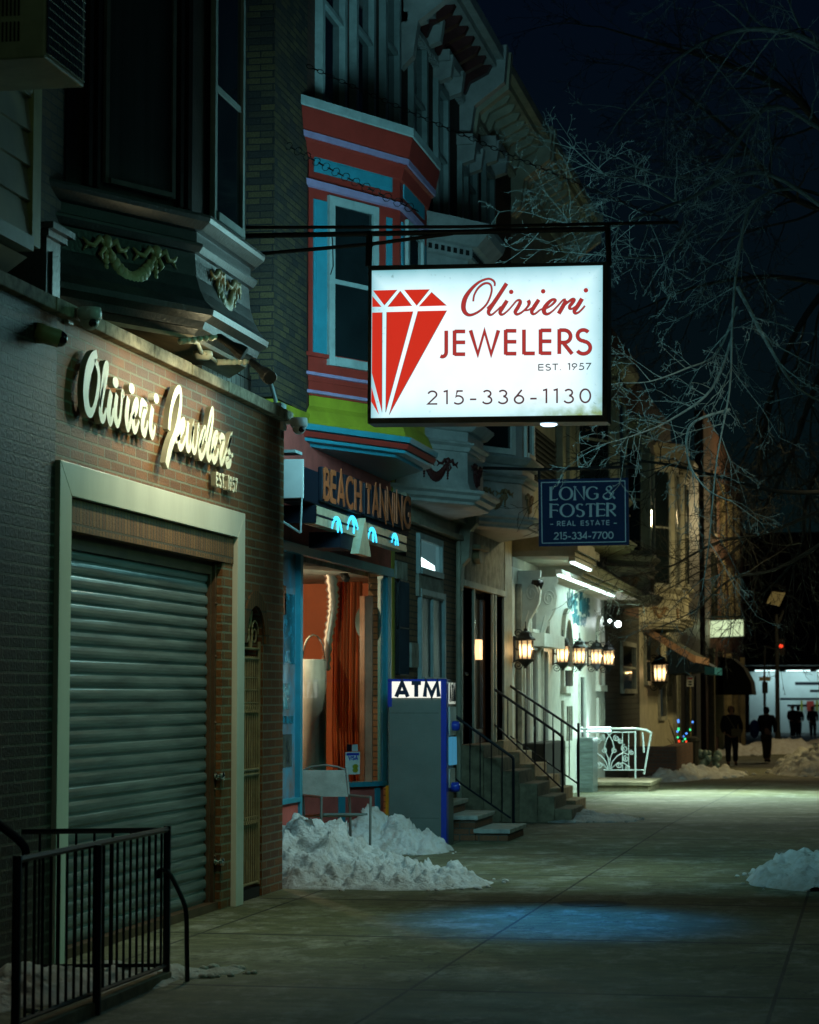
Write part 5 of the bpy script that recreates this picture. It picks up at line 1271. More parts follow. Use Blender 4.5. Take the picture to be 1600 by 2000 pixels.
# lanterns
def lantern(u,z,label,S=1.0,fr=FP,off=.23):
    t=thing('wall_lantern',label,'wall lantern',fr.pt(u,z,0),group='lit wall lanterns of the wine bar')
    c=fr.pt(u,z,off*S)
    m=MB(); m.fbox(fr,u-.045*S,u+.045*S,z-.25*S,z+.25*S,0,.03); m.tube([fr.pt(u,z+.02*S,.02),c+Vector((0,0,-.02))-fr.n*.12*S],.018*S,6)
    for sg in (-1,1):
        pts=[]
        for a in range(0,520,30):
            r=.085*S*(1-a/640); pts.append(fr.pt(u,z+sg*.30*S,.09*S)+fr.n*(r*math.cos(R(a)))+Vector((0,0,sg*r*math.sin(R(a)))))
        m.tube(pts,.010*S,5)
        m.tube([fr.pt(u,z+sg*.22*S,.02),fr.pt(u,z+sg*.2*S,.16*S)],.012*S,5)
    part('bracket',m,M_black,t)
    m=MB(); m.lathe(c,[(.045*S,-.36*S),(.03*S,-.33*S),(.06*S,-.30*S),(.11*S,-.25*S),(.17*S,-.21*S),(.17*S,-.185*S),(.13*S,-.18*S)],8); part('base_cup',m,M_black,t)
    m=MB(); m.lathe(c,[(.165*S,.16*S),(.19*S,.17*S),(.19*S,.195*S),(.13*S,.25*S),(.115*S,.31*S),(.06*S,.34*S),(.03*S,.35*S),(.035*S,.38*S),(.012*S,.40*S),(.008*S,.52*S)],8); part('roof_cap',m,M_black,t)
    m=MB()
    for k in range(8): q=R(45*k+22.5); m.tube([c+Vector((math.cos(q)*.125*S,math.sin(q)*.125*S,-.18*S)),c+Vector((math.cos(q)*.145*S,math.sin(q)*.145*S,.16*S))],.013*S,4)
    part('cage',m,M_black,t)
    m=MB(); m.lathe(c,[(.118*S,-.175*S),(.136*S,.155*S)],8); part('lantern_glass',m,E_lant,t)
    lamp('POINT','lantern_bulb',c+fr.n*.16*S+Vector((0,-.05,.0)),(1,.60,.25),5*S,.0)
    return t
for i,(px,py,S,lb) in enumerate(((1003,1268,.80,'large lit lantern on the white wall nearest the concrete steps'),(1079,1277,.78,'lit lantern in front of the nearer arched window'),(1113,1280,.78,'lit lantern above the wine bar door, between the two arched windows'),(1147,1282,.78,'lit lantern in front of the farther arched window'),(1171,1284,.80,'lit lantern at the far corner of the wine bar, farthest of its row'))):
    u,z=FP.hit(px,py); u=min(u,48.6); lantern(u,z,lb,S)
# drain pipe and camera on the return
m=MB(); m.tube([FP.pt(36.35,ze,.05),FP.pt(36.35,3.3,.05)],.05,8); solo('downpipe',m,M_stucco,'beige downpipe on the white wall behind the first lantern','downpipe')
u,w_=FP.hit(1013,1140); t=thing('security_camera','small black dome security camera on the white wall of the wine bar','security camera',FP.pt(u,w_,0),group='security cameras on the shop fronts')
m=MB(); m.fbox(FP,u-.05,u+.05,w_-.12,w_+.08,0,.05); m.fbox(FP,u-.05,u+.05,w_+.0,w_+.06,.05,.28); part('wall_bracket',m,M_black,t)
m=MB(); m.lathe(FP.pt(u,w_,.28),[(.10,.05),(.11,0),(.07,-.09),(.02,-.12)],12); part('camera_dome',m,M_camd,t)
# platform with white ornate rail and lit menu box
zp=gz(45)
m=MB(); m.box((P,44.9,zp-.05),(.78,47.3,zp+.10)); m.box((P,44.87,zp+.10),(.82,47.35,zp+.17)); solo('entrance_platform',m,M_conc,'low pale concrete entrance platform lit white in front of the wine bar','platform',bevel=.01)
M_wr=mat('white_rail_paint',(.62,.70,.70),.35,vary=.1)
rl=thing('ornamental_railing','white scrollwork iron railing on the low platform of the wine bar','railing',(.2,44.95,zp+.17))
f=faceY(44.97)
def hp(x,y): return f.pt(*f.hit(x,y))
m=MB(); m.tube([hp(1128,1424),hp(1240,1423),hp(1262,1426),hp(1272,1432)],.022,8); m.tube([hp(1128,1430),hp(1240,1430)],.012,6); m.tube([hp(1178,1504),hp(1258,1504)],.012,6); part('top_rail',m,M_wr,rl)
for a,b_ in (((1241,1428),(1241,1520)),((1142,1430),(1142,1517)),((1272,1430),(1258,1512)),((1255,1430),(1258,1470))):
    m=MB(); m.tube([hp(*a),hp(*b_)],.018,6); part('post',m,M_wr,rl)
m=MB()
def spiral(cx_,cy_,r0,a0,turns,sg=1):
    pts=[]
    n=int(turns*14)
    for i in range(n+1):
        a=a0+sg*i/14*2*math.pi; r=r0*(1-i/(n+4)); pts.append(hp(cx_+r*math.cos(a),cy_-r*math.sin(a)))
    m.tube(pts,.008,4)
xs=1190
for sg in (-1,1):
    for cx_,cy_,r in ((14,1442,6.5),(10,1466,5.5),(30,1462,7.5),(33,1482,6.5),(20,1495,6.5),(36,1500,5),(22,1448,5),(44,1470,5)):
        if xs+sg*cx_<1240: spiral(xs+sg*cx_,cy_,r,math.pi*(.5 if sg>0 else .5),1.6,sg)
    m.tube([hp(xs+sg*x,y) for x,y in ((2,1502),(6,1488),(16,1476),(28,1470),(38,1474))],.010,5)
    m.tube([hp(xs+sg*x,y) for x,y in ((0,1502),(2,1480),(10,1462),(6,1446),(0,1436),(-6,1430))],.010,5)
    m.tube([hp(xs+sg*x,y) for x,y in ((3,1502),(14,1492),(28,1490),(40,1498))],.010,5)
for x in (1152,1164,1216,1228): m.tube([hp(x,1430),hp(x,1504)],.007,4)
part('scrollwork',m,M_wr,rl)
m=MB(); q=hp(1167,1417); q2=FP.hit(1165,1417)
m.box((P+.02,45.6,1.08+zp),(P+.42,46.0,1.17+zp)); solo('lit_counter_lamp',m,emis('menu_light',(.75,1,1),6),'short bright white lamp low on the wall behind the scrollwork railing','lamp')
lamp('POINT','menu_lamp_light',(P+.55,45.7,zp+1.05),(.7,1,.95),14,.1)
m=MB(); m.box((P+.02,44.0,zp),(P+.3,44.8,1.0+zp)); solo('steel_counter',m,M_shut,'pale grey steel cabinet below the white wall lamp','cabinet',bevel=.02)
# porch items by steps: dark planter boxes
m=MB(); m.box((P,37.0,gz(37)),(-.1,39.6,gz(37)+.95)); solo('planter_box',m,M_bin,'long dark planter box behind the iron handrails','planter',bevel=.02)
# ================================================================ LONG AND FOSTER BOARD
YL_=30.5; FL_=faceY(YL_)
def lf(x,y,d=0): return FL_.hit(1030+x/7.27,900+y/7.27,d)
bd=thing('hanging_board','navy hanging board with pale serif lettering of an estate agency hung over the sidewalk','sign',FL_.pt(*lf(800,250)))
c=[lf(155,265),lf(1435,240),lf(1445,1195),lf(165,1215)]
m=MB(); m.prism(FL_,c,-.05,0); part('board',m,mat('navy_board_satin',(.004,.020,.075),.6,vary=.12,spec=.15),bd)
m=MB()
o1=[(200,308),(1388,285),(1397,1148),(212,1170)]
for i in range(4):
    a,b_=o1[i],o1[(i+1)%4]; m.ribbon(FL_,[lf(*a),lf(*b_)],.011,0,.003+.0003*i)
part('border_line',m,M_lgtxt,bd)
def lfb(q):
    def g(x,y):
        (ax,ay),(bx_,by),(cx_,cy_),(dx,dy)=q
        return lf((ax*(1-x)+bx_*x)*(1-y)+(dx*(1-x)+cx_*x)*y,(ay*(1-x)+by*x)*(1-y)+(dy*(1-x)+cy_*x)*y)
    return g
def lft(s,q,sw,g=.16,serif=False,n='lettering'):
    m=MB(); text(m,s,lfb(q),0,1,0,1,FL_,sw,0,.003,gap=g,serif=serif,step=.0002); part(n,m,M_lgtxt,bd)
lft('LONG',[(335,562),(1010,548),(1010,365),(335,374)],.026,.17,True); lft('&',[(1078,545),(1245,542),(1245,355),(1078,358)],.022,.1,True)
lft('FOSTER',[(335,802),(1255,782),(1255,600),(335,612)],.026,.16,True)
lft('REAL ESTATE',[(428,924),(1168,910),(1168,845),(428,858)],.011,.26); lft('-',[(325,925),(370,925),(370,855),(325,855)],.009); lft('-',[(1228,910),(1273,910),(1273,840),(1228,840)],.009)
lft('215-334-77oo',[(382,1115),(1220,1102),(1220,1008),(382,1020)],.014,.13)
m=MB(); m.tube([Vector((P,YL_+.02,FL_.hit(920,911)[1])),FL_.pt(*FL_.hit(1060,917),-.02),FL_.pt(*FL_.hit(1252,911),-.02)],.022,6)
m.tube([FL_.pt(*lf(165,110),-.02),FL_.pt(*lf(168,270),-.02)],.02,6); m.tube([FL_.pt(*lf(1410,60),-.02),FL_.pt(*lf(1415,245),-.02)],.02,6)
part('bracket',m,M_black,bd)
# ================================================================ FARTHER HOUSES
def house(y0,y1,zt,wall,label,lower=None,up=True):
    z=gz((y0+y1)/2); t=thing('row_house',label,'row house',(P,(y0+y1)/2,z),group='row houses along the sidewalk')
    m=MB(); m.fbox(FP,y0,y1,z-.3,3.4,-.3,0); part('ground_wall',m,lower or wall,t)
    m=MB(); m.fbox(FP,y0+.01,y1,3.4,zt,-.3,-.004); part('upper_wall',m,wall,t)
    return t
# upper windows of the bar building, shutters
for a in ((1040,1082,832,935),(1140,1161,838,905)):
    u0,u1,w0,w1=rect(FP,a[0],a[2],a[1],a[3]); m=MB()
    m.fbox(FP,u0,u1,w0,w1,0,.02); sh_=part('dark_shutter',m,M_dark,wb_)
    m=MB(); z_=w0+.05
    while z_<w1: m.fbox(FP,u0+.08,u1-.08,z_,z_+.03,.02,.05); z_+=.09
    part('slats',m,M_black,sh_)
for px0,px1 in ((1086,1092),(1100,1112),(1126,1132),(1166,1172)):
    u0,u1=FP.hit(px0,900)[0],FP.hit(px1,900)[0]; m=MB(); m.fbox(FP,u0,u1,4.4,8.5,0,.12); part('pilaster',m,M_cream,wb_)
eb=Bay(43.2,44.6,46.4,.25); whitebay(wb_,eb,M_cream,M_garbrn,zb=4.35,zt=7.4,winmat=M_cream)
hf=house(48.85,56.4,9.4,M_fbrick,'dark lap sided row house behind the bright white flood lamp',lower=brick('dark_lap_siding',(.045,.05,.045),(.04,.045,.04),(.01,.01,.01),bw=6,bh=.12,ms=.006,bump=1,rowoff=0))
fb=Bay(49.4,50.6,52.0,.3); whitebay(hf,fb,M_cream,M_garbrn,zb=3.55,zt=7.0,winmat=M_cream)
q=FX(1205,1218,-.10)
fl2=thing('flood_lamp','dazzling white flood lamp with pale housing on the lap sided house','flood light',(-.1,q.y,q.z))
m=MB(); m.box((P,q.y-.03,q.z-.03),(-.25,q.y+.03,q.z+.03)); m.lathe(q+Vector((-.02,.10,0)),[(.04,-.08),(.07,0),(.08,.05)],12,(.35,-1,-.25)); part('housing',m,M_bin,fl2)
for d_,r_ in (((.03,-.03,-.01),.06),((-.14,.0,.05),.035)):
    m=MB(); m.ball(q+Vector(d_),r_,10); part('lamp_face',m,E_star,fl2)
lamp('SPOT','flood_lamp_beam',q+Vector((.1,-.15,-.05)),(.80,1,.74),2600,.08,(3.6,43.0,gz(43)),68,1.0)
hg=house(56.4,66.0,9.0,M_cream,'cream row house with a yellowish bay and a lit porch lantern')
gb=Bay(56.9,58.1,59.6,.25); whitebay(hg,gb,M_cream,M_garbrn,zb=3.2,zt=7.2,winmat=M_stucco)
gb2=Bay(61.0,62.0,63.4,.2); whitebay(hg,gb2,M_cream,M_garbrn,zb=3.4,zt=7.2,winmat=M_stucco,garl=False)
hh=house(66.0,77.0,8.6,M_cream,'tall tan row house beyond the blue awning',lower=M_stucco)
for a in ((1215,1275,1228,1340),(1246,1250,1256,1400),(1345,1258,1356,1300)):
    pass
def add_open(t,x0,y0,x1,y1,mt,fm=M_stucco,name='window',sash=True):
    u0,u1,w0,w1=rect(FP,x0,y0,x1,y1); window(FP,u0,u1,w0,w1,fm,mt,t,fw=.1,d=.06,sash=sash,name=name)
add_open(hf,1212,1260,1238,1345,M_glassd); add_open(hg,1258,1250,1266,1330,M_glassd); add_open(hg,1285,1290,1297,1400,M_glassd,name='door',sash=False); add_open(hg,1302,1250,1308,1360,M_glassd)
add_open(hh,1325,1300,1338,1440,M_dark,name='doorway',sash=False); add_open(hh,1344,1320,1356,1440,M_dark,name='doorway',sash=False)
# porch lantern
u,z=FP.hit(1250,1312); lantern(58.9,FP.hit(1252,1312)[1],'small lit porch lantern on the cream house beyond the flood lamp',1.15)
# low brick porch wall + stoop
zz=gz(55); m=MB(); q=FG(1262,1480,zz); m.box((P,53.5,zz-.1),(.62,53.8,zz+.75)); m.box((.32,53.8,zz-.1),(.62,58.5,zz+.75)); o=solo('porch_wall',m,M_fbrick,'low red brick porch wall past the scrollwork railing','porch wall')
m=MB(); m.box((P,53.45,zz+.751),(.66,58.5,zz+.83)); part('cap_stone',m,M_slab,o) if False else None
# awnings
aw1=thing('awning','dark blue wedge awning with a bright blue valance over a doorway','awning',(P,66,2.2))
ya=64.0; f=Fr((0,ya),(1,0)); A=f.hit(1330,1257); B_=f.hit(1393,1303); C_=f.hit(1398,1317); D_=f.hit(1320,1317)
m=MB(); m.prism(f,[(P,D_[1]),(B_[0],C_[1]+.1),(B_[0],B_[1]),(P+.05,A[1])],-3.2,0); part('canopy',m,M_navyawn,aw1)
m=MB(); m.prism(f,[(B_[0]-.22,C_[1]),(B_[0]+.04,C_[1]),(B_[0]+.04,B_[1]+.0),(B_[0]-.22,B_[1]+.02)],-3.2,.02); part('valance',m,mat('bright_blue_valance',(.03,.26,.42),.6,vary=.1),aw1)
aw2=thing('awning','peach edged green awning sloping over the cream house door','awning',(P,59,2.9))
f=Fr((0,57.0),(1,0)); 
ya=wallX(.35); a=ya.hit(1270,1292); b_=ya.hit(1329,1257)
m=MB(); q0=Vector((.62,56.0,2.25)); 
m.add([(P,57.6,3.25),(.75,57.6,2.55),(.75,62.5,2.55),(P,62.5,3.25),(P,57.6,3.20),(.75,57.6,2.50),(.75,62.5,2.50),(P,62.5,3.20)],[(0,1,2,3),(7,6,5,4),(0,4,5,1),(1,5,6,2),(2,6,7,3)]); part('canopy',m,mat('dark_green_canvas',(.03,.045,.03),.8,vary=.2),aw2)
m=MB(); m.box((.75,57.6,2.40),(.77,62.5,2.56)); m.prism(Fr((0,57.6),(1,0)),[(P,3.12),(.75,2.38),(.75,2.56),(P,3.3)],-.0,.02); part('valance',m,M_peach,aw2)
# notice sign on post
m=MB(); f=faceY(63.0); a=f.hit(1341,1321); b_=f.hit(1355,1341)
ns=thing('parking_sign','small white parking sign with red lettering on a thin post below the blue awning','sign',(f.hit(1347,1480)[0],63,gz(63)))
m.fbox(f,a[0],b_[0],b_[1],a[1],0,.01); part('plate',m,M_white,ns)
m=MB(); m.fbox(f,a[0]+.03,b_[0]-.03,a[1]-.08,a[1]-.03,.01,.014); part('red_line',m,mat('red_print',(.5,.03,.03),.5,vary=.1),ns)
m=MB(); m.fbox(f,a[0]+.05,b_[0]-.05,a[1]-.16,a[1]-.12,.01,.014);m.fbox(f,a[0]+.05,b_[0]-.05,a[1]-.23,a[1]-.19,.01,.014); part('dark_line',m,M_navy,ns)
m=MB(); x_=(a[0]+b_[0])/2; m.tube([(x_,63.03,gz(63)),(x_,63.03,a[1]+.1)],.025,6); part('post',m,M_gate,ns)
# white paper on door, bins, bag, string lights plant
m=MB(); f=FP; u0,u1,w0,w1=rect(FP,1342,1345,1349,1364)
m=MB(); m.lathe((.25,62.2,gz(62)),[(.22,0),(.27,.75),(.29,.78),(.27,.86),(.1,.9)],12); solo('waste_bin',m,M_bin,'dark lidded bin under the blue awning','bin')
m=MB(); random.seed(4)
for i in range(26): m.ball((.75+random.uniform(-.25,.25),62.6+random.uniform(-.2,.2),gz(62)+.28+random.uniform(-.15,.2)),random.uniform(.06,.12),6)
solo('rubbish_bag',m,mat('pale_teal_bag',(.22,.34,.33),.4,vary=.4),'crumpled pale teal rubbish bag lying on the snow','bag')
pl=thing('potted_shrub','bare potted shrub wound with tiny red, green and blue bulbs','plant',(.35,57.9,gz(58)))
m=MB(); m.lathe((.35,57.9,gz(58)),[(.14,0),(.2,.35),(.2,.38)],10); part('pot',m,M_bin,pl)
m=MB(); random.seed(11); tips=[]
for i in range(16):
    p0=Vector((.35,57.9,gz(58)+.35)); d=Vector((random.uniform(-.3,.3),random.uniform(-.2,.2),random.uniform(.5,1.0))); m.tube([p0,p0+d*.5+Vector((0,0,.1)),p0+d],[.012,.008,.004],4); tips+=[p0+d*.5,p0+d*.8,p0+d]
part('twigs',m,M_barkf,pl)
for k_,mm in enumerate((E_redl,E_grn,E_blu)):
    for p in tips[k_::9]: 
        m=MB(); m.ball(p,.026,6); part('bulb',m,mm,pl)
# beyond: brown brick corner building with lit box sign
hx=house(79.5,104,11,M_fbrick,'dark brown corner building carrying a small pale green lit box sign',lower=M_upbrick)
for y in (83,88,93,98):
    window(FP,y,y+1.6,4.2,6.4,M_gate,M_glassd,hx,fw=.12,d=.1); window(FP,y,y+1.6,7.2,9.2,M_gate,M_glassd,hx,fw=.12,d=.1)
for y in (81,86,91,96,101): 
    m=MB(); m.fbox(FP,y,y+.5,-.5,3.2,0,.18); part('pilaster',m,M_gate,hx)
m=MB(); m.fbox(FP,82,101,.2,2.6,.0,.02); part('shop_window',m,M_glassd,hx)
f=faceY(82.0)
bs=thing('lit_box_sign','small pale green lit box sign hung far down the sidewalk','sign',f.pt(*f.hit(1378,1210)))
c=[f.hit(1378,1211),f.hit(1454,1208),f.hit(1454,1244),f.hit(1379,1247)]
m=MB(); m.prism(f,c,-.25,-.01); m.tube([Vector((P,82.1,f.hit(1400,1205)[1]+.02)),f.pt(*f.hit(1454,1205),-.1)],.04,6); part('housing',m,M_bin,bs)
m=MB(); m.prism(f,[f.hit(1380,1213),f.hit(1452,1210),f.hit(1452,1242),f.hit(1381,1245)],-.009,.0); part('lit_panel',m,E_farsign,bs)
lamp('POINT','box_sign_glow',(f.hit(1415,1228)[0],81.5,f.hit(1415,1228)[1]),(.75,1,.6),16,.2)
aw3=thing('awning','rounded black awning on the corner building','awning',(P,90,1.8))
m=MB(); f=Fr((0,86),(1,0)); a=f.hit(1408,1345); m.prism(f,[(P,1.65),(P,3.0),(P+.5,2.95),(P+.9,2.6),(P+1.15,2.1),(P+1.2,1.65)],-3,0); part('canopy',m,M_bin,aw3)
# ================================================================ CROSS STREET END
st=thing('station_building','low white tiled building with dark stripes across the far street, brightly lit','building',(4,165,-.8))
FF=faceY(165.)
def ff(px,py): return FF.hit(px,py)
m=MB(); a=ff(1463,1312);b_=ff(1800,1402); m.fbox(FF,a[0],b_[0]+20,-.9,a[1],-4,0); part('white_wall',m,mat('white_tile_wall',(.62,.70,.70),.4,vary=.12,scale=.6),st)
m=MB(); a=ff(1440,1286);b_=ff(1800,1312); m.fbox(FF,a[0]-1,b_[0]+20,ff(0,1304)[1],ff(0,1283)[1],-6,2.5); part('dark_roof',m,M_bin,st)
m=MB()
for x0,y0,x1,y1 in ((1553,1332,1640,1338),(1582,1347,1640,1352),(1524,1363,1640,1367),(1538,1376,1640,1380)):
    a=ff(x0,y0);b_=ff(x1,y1); m.fbox(FF,a[0],b_[0],b_[1],a[1],.0,.03)
part('dark_stripe',m,M_navy,st)
for x0,y0,x1,y1,mm in ((1576,1369,1590,1388,M_red),(1564,1368,1568,1388,M_yellow),(1594,1368,1598,1388,M_yellow)):
    a=ff(x0,y0);b_=ff(x1,y1); m=MB(); m.fbox(FF,a[0],b_[0],b_[1],a[1],.04,.2); part('door_panel' if mm is M_red else 'yellow_post',m,mm,st)
for px in (1500,1560,1620):
    a=ff(px,1308); c_=Vector((a[0],163.6,a[1]-.05)); m=MB(); m.box(c_-Vector((.8,.1,.06)),c_+Vector((.8,.1,0))); part('added_wall_glow',m,E_coolglow,st)  # glowing boxes and lights added to brighten the white wall
    lamp('POINT','station_wall_fill',c_-Vector((0,.6,.4)),(.62,.98,1),75,.3)
m=MB(); m.fbox(faceY(200),-60,90,-1,15,-20,0); solo('far_terrace',m,M_upbrick,'dark terrace of buildings closing the far end of the street','building')
# far snow bank under it
# street lamp (unlit head) + pole, signal, ped sign
YP=92.; f=faceY(YP); g=gz(YP); x_=f.hit(1519,1400)[0]
sl_=thing('street_lamp','dark street lamp post with a tilted head standing at the far corner','street lamp',(x_,YP,g))
m=MB(); m.tube([(x_,YP,g),(x_,YP,g+1.2),(x_,YP,f.hit(1519,1200)[1])],[.12,.09,.06],8); part('post',m,M_bin,sl_)
m=MB(); m.lathe(Vector((x_,YP,g)),[(.22,0),(.22,.3),(.13,.55)],10); part('post_base',m,M_bin,sl_)
m=MB(); a=f.hit(1515,1182); m.prism(f,[f.hit(1497,1178),f.hit(1508,1155),f.hit(1534,1158),f.hit(1522,1184)],-.4,0); part('lamp_head',m,mat('dull_yellow_glass',(.25,.22,.12),.4,vary=.3),sl_)
m=MB(); m.tube([f.pt(*f.hit(1519,1225)),f.pt(*f.hit(1530,1192))],.05,6); part('arm',m,M_bin,sl_)
sg2=thing('traffic_signal','far traffic signal head showing a small red light with a pedestrian signal below','traffic signal',(f.hit(1495,1440)[0],YP+4,gz(96)))
f9=faceY(96.)
m=MB(); x9=f9.hit(1494,1400)[0]; m.tube([(x9,96,gz(96)),(x9,96,f9.hit(1494,1320)[1])],.06,6); part('post',m,M_bin,sg2)
m=MB(); a=f9.hit(1489,1332);b_=f9.hit(1500,1354); m.fbox(f9,a[0],b_[0],b_[1],a[1],0,.25); part('signal_box',m,M_bin,sg2)
m=MB(); a=f9.hit(1483,1322);b_=f9.hit(1505,1330); m.fbox(f9,a[0],b_[0],b_[1],a[1],0,.05); part('name_plate',m,M_gate,sg2)
m=MB(); a=f9.hit(1526,1262); m.ball(f9.pt(a[0],a[1],.2),.075,8); part('red_light',m,E_redl,sg2)
m=MB(); a=f9.hit(1519,1275);b_=f9.hit(1533,1248); m.fbox(f9,a[0],b_[0],a[1]-.1,b_[1],-.1,.12); m.tube([f9.pt(a[0],a[1]+.1),f9.pt(*f9.hit(1494,1262))],.03,5); part('signal_head',m,M_bin,sg2)
m=MB(); m.tube([f9.pt(x9-f9.o.x if False else f9.hit(1494,1262)[0],f9.hit(1494,1262)[1]),(x9,96,f9.hit(1494,1325)[1])],.04,5); part('mast_arm',m,M_bin,sg2)
# ================================================================ PEOPLE (walking away / towards, winter coats)
def person(x,y,h,face,label,coat,trous,hood=None,stride=.12,lean=0,arm=.05,toward=True):
    g=gz(y); S=h/1.75
    t=thing('person',label,'person',(x,y,g)); 
    def body(joints,edges,mt,name,parent,lv=2):
        me=bpy.data.meshes.new(name); me.from_pydata([Vector((a*S,b*S,c*S)) for a,b,c,_ in joints],edges,[]); me.materials.append(mt)
        o=bpy.data.objects.new(name,me); sc.collection.objects.link(o); o.parent=parent
        s=o.modifiers.new('skin','SKIN'); s.use_smooth_shade=True
        for i,(_,_,_,r) in enumerate(joints):
            v=me.skin_vertices[0].data[i]; rr=r if hasattr(r,'__len__') else (r,r); v.radius=(rr[0]*S,rr[1]*S); v.use_root=(i==0)
        u=o.modifiers.new('sub','SUBSURF'); u.levels=lv; u.render_levels=lv
        return o
    f=-1 if toward else 1
    st=stride
    J=[(0,0,.95,(.15,.11)),(0,0,1.15,(.14,.10)),(0,lean,1.36,(.17,.11)),(0,lean*1.2,1.48,.06),(0,lean*1.3,1.56,.065),(0,lean*1.3+f*.01,1.66,(.085,.10)),(0,lean*1.3,1.73,.05),
       (-.19,lean,1.40,.065),(-.25,lean+f*arm,1.15,.052),(-.22,lean+f*(arm+.12),.92,.04),(.19,lean,1.40,.065),(.25,lean+f*arm*.5,1.15,.052),(.23,lean+f*(.05),.90,.04),
       (-.10,f*st*.4,.86,.095),(-.10,f*st*.9,.50,.07),(-.10,f*st,.10,.05),(-.11,f*(st+.16),.04,.04),(.10,-f*st*.4,.86,.095),(.11,-f*st*.5,.50,.07),(.11,-f*st,.12,.05),(.12,-f*(st-.16),.05,.04)]
    E_=[(0,1),(1,2),(2,3),(3,4),(4,5),(5,6),(2,7),(7,8),(8,9),(2,10),(10,11),(11,12),(0,13),(13,14),(14,15),(15,16),(0,17),(17,18),(18,19),(19,20)]
    body(J,E_,M_skin,'body',t)
    C_=[(0,0,.80,(.21,.16)),(0,0,1.05,(.19,.15)),(0,lean,1.34,(.21,.15)),(0,lean*1.2,1.47,.09),(-.20,lean,1.39,.09),(-.27,lean+f*arm,1.14,.078),(-.23,lean+f*(arm+.11),.95,.062),(.20,lean,1.39,.09),(.27,lean+f*arm*.5,1.14,.078),(.24,lean+f*.05,.93,.062)]
    body(C_,[(0,1),(1,2),(2,3),(2,4),(4,5),(5,6),(2,7),(7,8),(8,9)],coat,'coat',t)
    Tq=[(0,0,.92,(.16,.12)),(-.10,f*st*.4,.80,.115),(-.10,f*st*.9,.48,.092),(-.10,f*st,.10,.075),(.10,-f*st*.4,.80,.115),(.11,-f*st*.5,.48,.092),(.11,-f*st,.12,.075)]
    body(Tq,[(0,1),(1,2),(2,3),(0,4),(4,5),(5,6)],trous,'trousers',t)
    body([(-.10,f*(st-.02),.06,.055),(-.11,f*(st+.17),.045,.042)],[(0,1)],M_bin,'shoe',t,1); body([(.11,-f*(st+.02),.07,.055),(.12,-f*(st-.17),.05,.042)],[(0,1)],M_bin,'shoe',t,1)
    body([(0,lean*1.3-f*.03,1.50,.10),(0,lean*1.3-f*.035,1.63,(.115,.11)),(0,lean*1.3-f*.02,1.74,.085)],[(0,1),(1,2)],hood or coat,'hood',t)
    if toward:
        for s in (-1,1):
            m=MB(); m.ball(wloc(t)+Vector((s*.03*S,lean*1.3*S+f*.098*S,1.665*S)),.011*S,6); part('eye',m,M_bin,t)
    t.rotation_euler=(0,0,face)
    return t
def pos(px,Y): return faceY(Y).hit(px,1450)[0]
yA_,yB_=70.5,75.0
xA=pos(1429,yA_); person(xA,yA_,1.75,R(8),'person in a long dark coat walking towards the camera with a tan shoulder bag',M_cloth,M_jean,stride=.05,arm=.12)
m=MB(); f=faceY(yA_-.22); c_=f.hit(1440,1430); m.fbox(f,c_[0]-.17,c_[0]+.13,c_[1]-.12,c_[1]+.10,-.08,.04); o=solo('shoulder_bag',m,M_bag,'tan shoulder bag hanging at the hip of the person in the long dark coat','bag',bevel=.03)
m=MB(); m.tube([f.pt(*f.hit(1436,1424),.0),f.pt(*f.hit(1424,1404),.05),f.pt(*f.hit(1420,1398),.0)],.014,5); part('strap',m,M_bag,o)
xB=pos(1497,yB_); person(xB,yB_,1.72,R(-14),'person in a black hooded coat and khaki trousers walking beside the dark figure',M_cloth,M_khaki,stride=.20,lean=.05,toward=False)
m=MB(); c_=Vector((xB-.36,yB_+.05,gz(yB_)+1.02)); m.ball(c_,.23,10,(.7,.8,1.25)); o=solo('blue_bag',m,M_bluebag,'bright blue bag carried by the person in khaki trousers','bag')
for px,Y,h,a,lb,tw in ((1549,128.,1.72,R(20),'person in a dark coat, left of the group crossing the far street',True),(1560,130.,1.66,R(-15),'person in a dark coat, middle of the group crossing the far street',False),(1588,127.,1.68,R(5),'person in a navy jacket at the right edge crossing the far street',True)):
    person(pos(px,Y),Y,h,a,lb,M_cloth,M_jean,stride=.12,toward=tw)
# ================================================================ FRONT RAILING (bottom left)
ra=thing('iron_railing','black iron picket railing round the steps in the lower left corner','railing',(.8,12.6,0))
def seg(a,b_,za0,za1,zb0,zb1,n,r=.008,post=()):
    m=MB(); a=Vector(a);b_=Vector(b_)
    m.tube([Vector((a.x,a.y,za1)),Vector((b_.x,b_.y,zb1))],.017,6); part('top_rail',m,M_blackrail,ra)
    m=MB(); m.tube([Vector((a.x,a.y,za0)),Vector((b_.x,b_.y,zb0))],.012,6); part('lower_rail',m,M_blackrail,ra)
    for i in range(1,n):
        t=i/n; p=a.lerp(b_,t); m=MB(); m.tube([Vector((p.x,p.y,za0+(zb0-za0)*t)),Vector((p.x,p.y,za1+(zb1-za1)*t))],r,5); part('baluster',m,M_blackrail,ra)
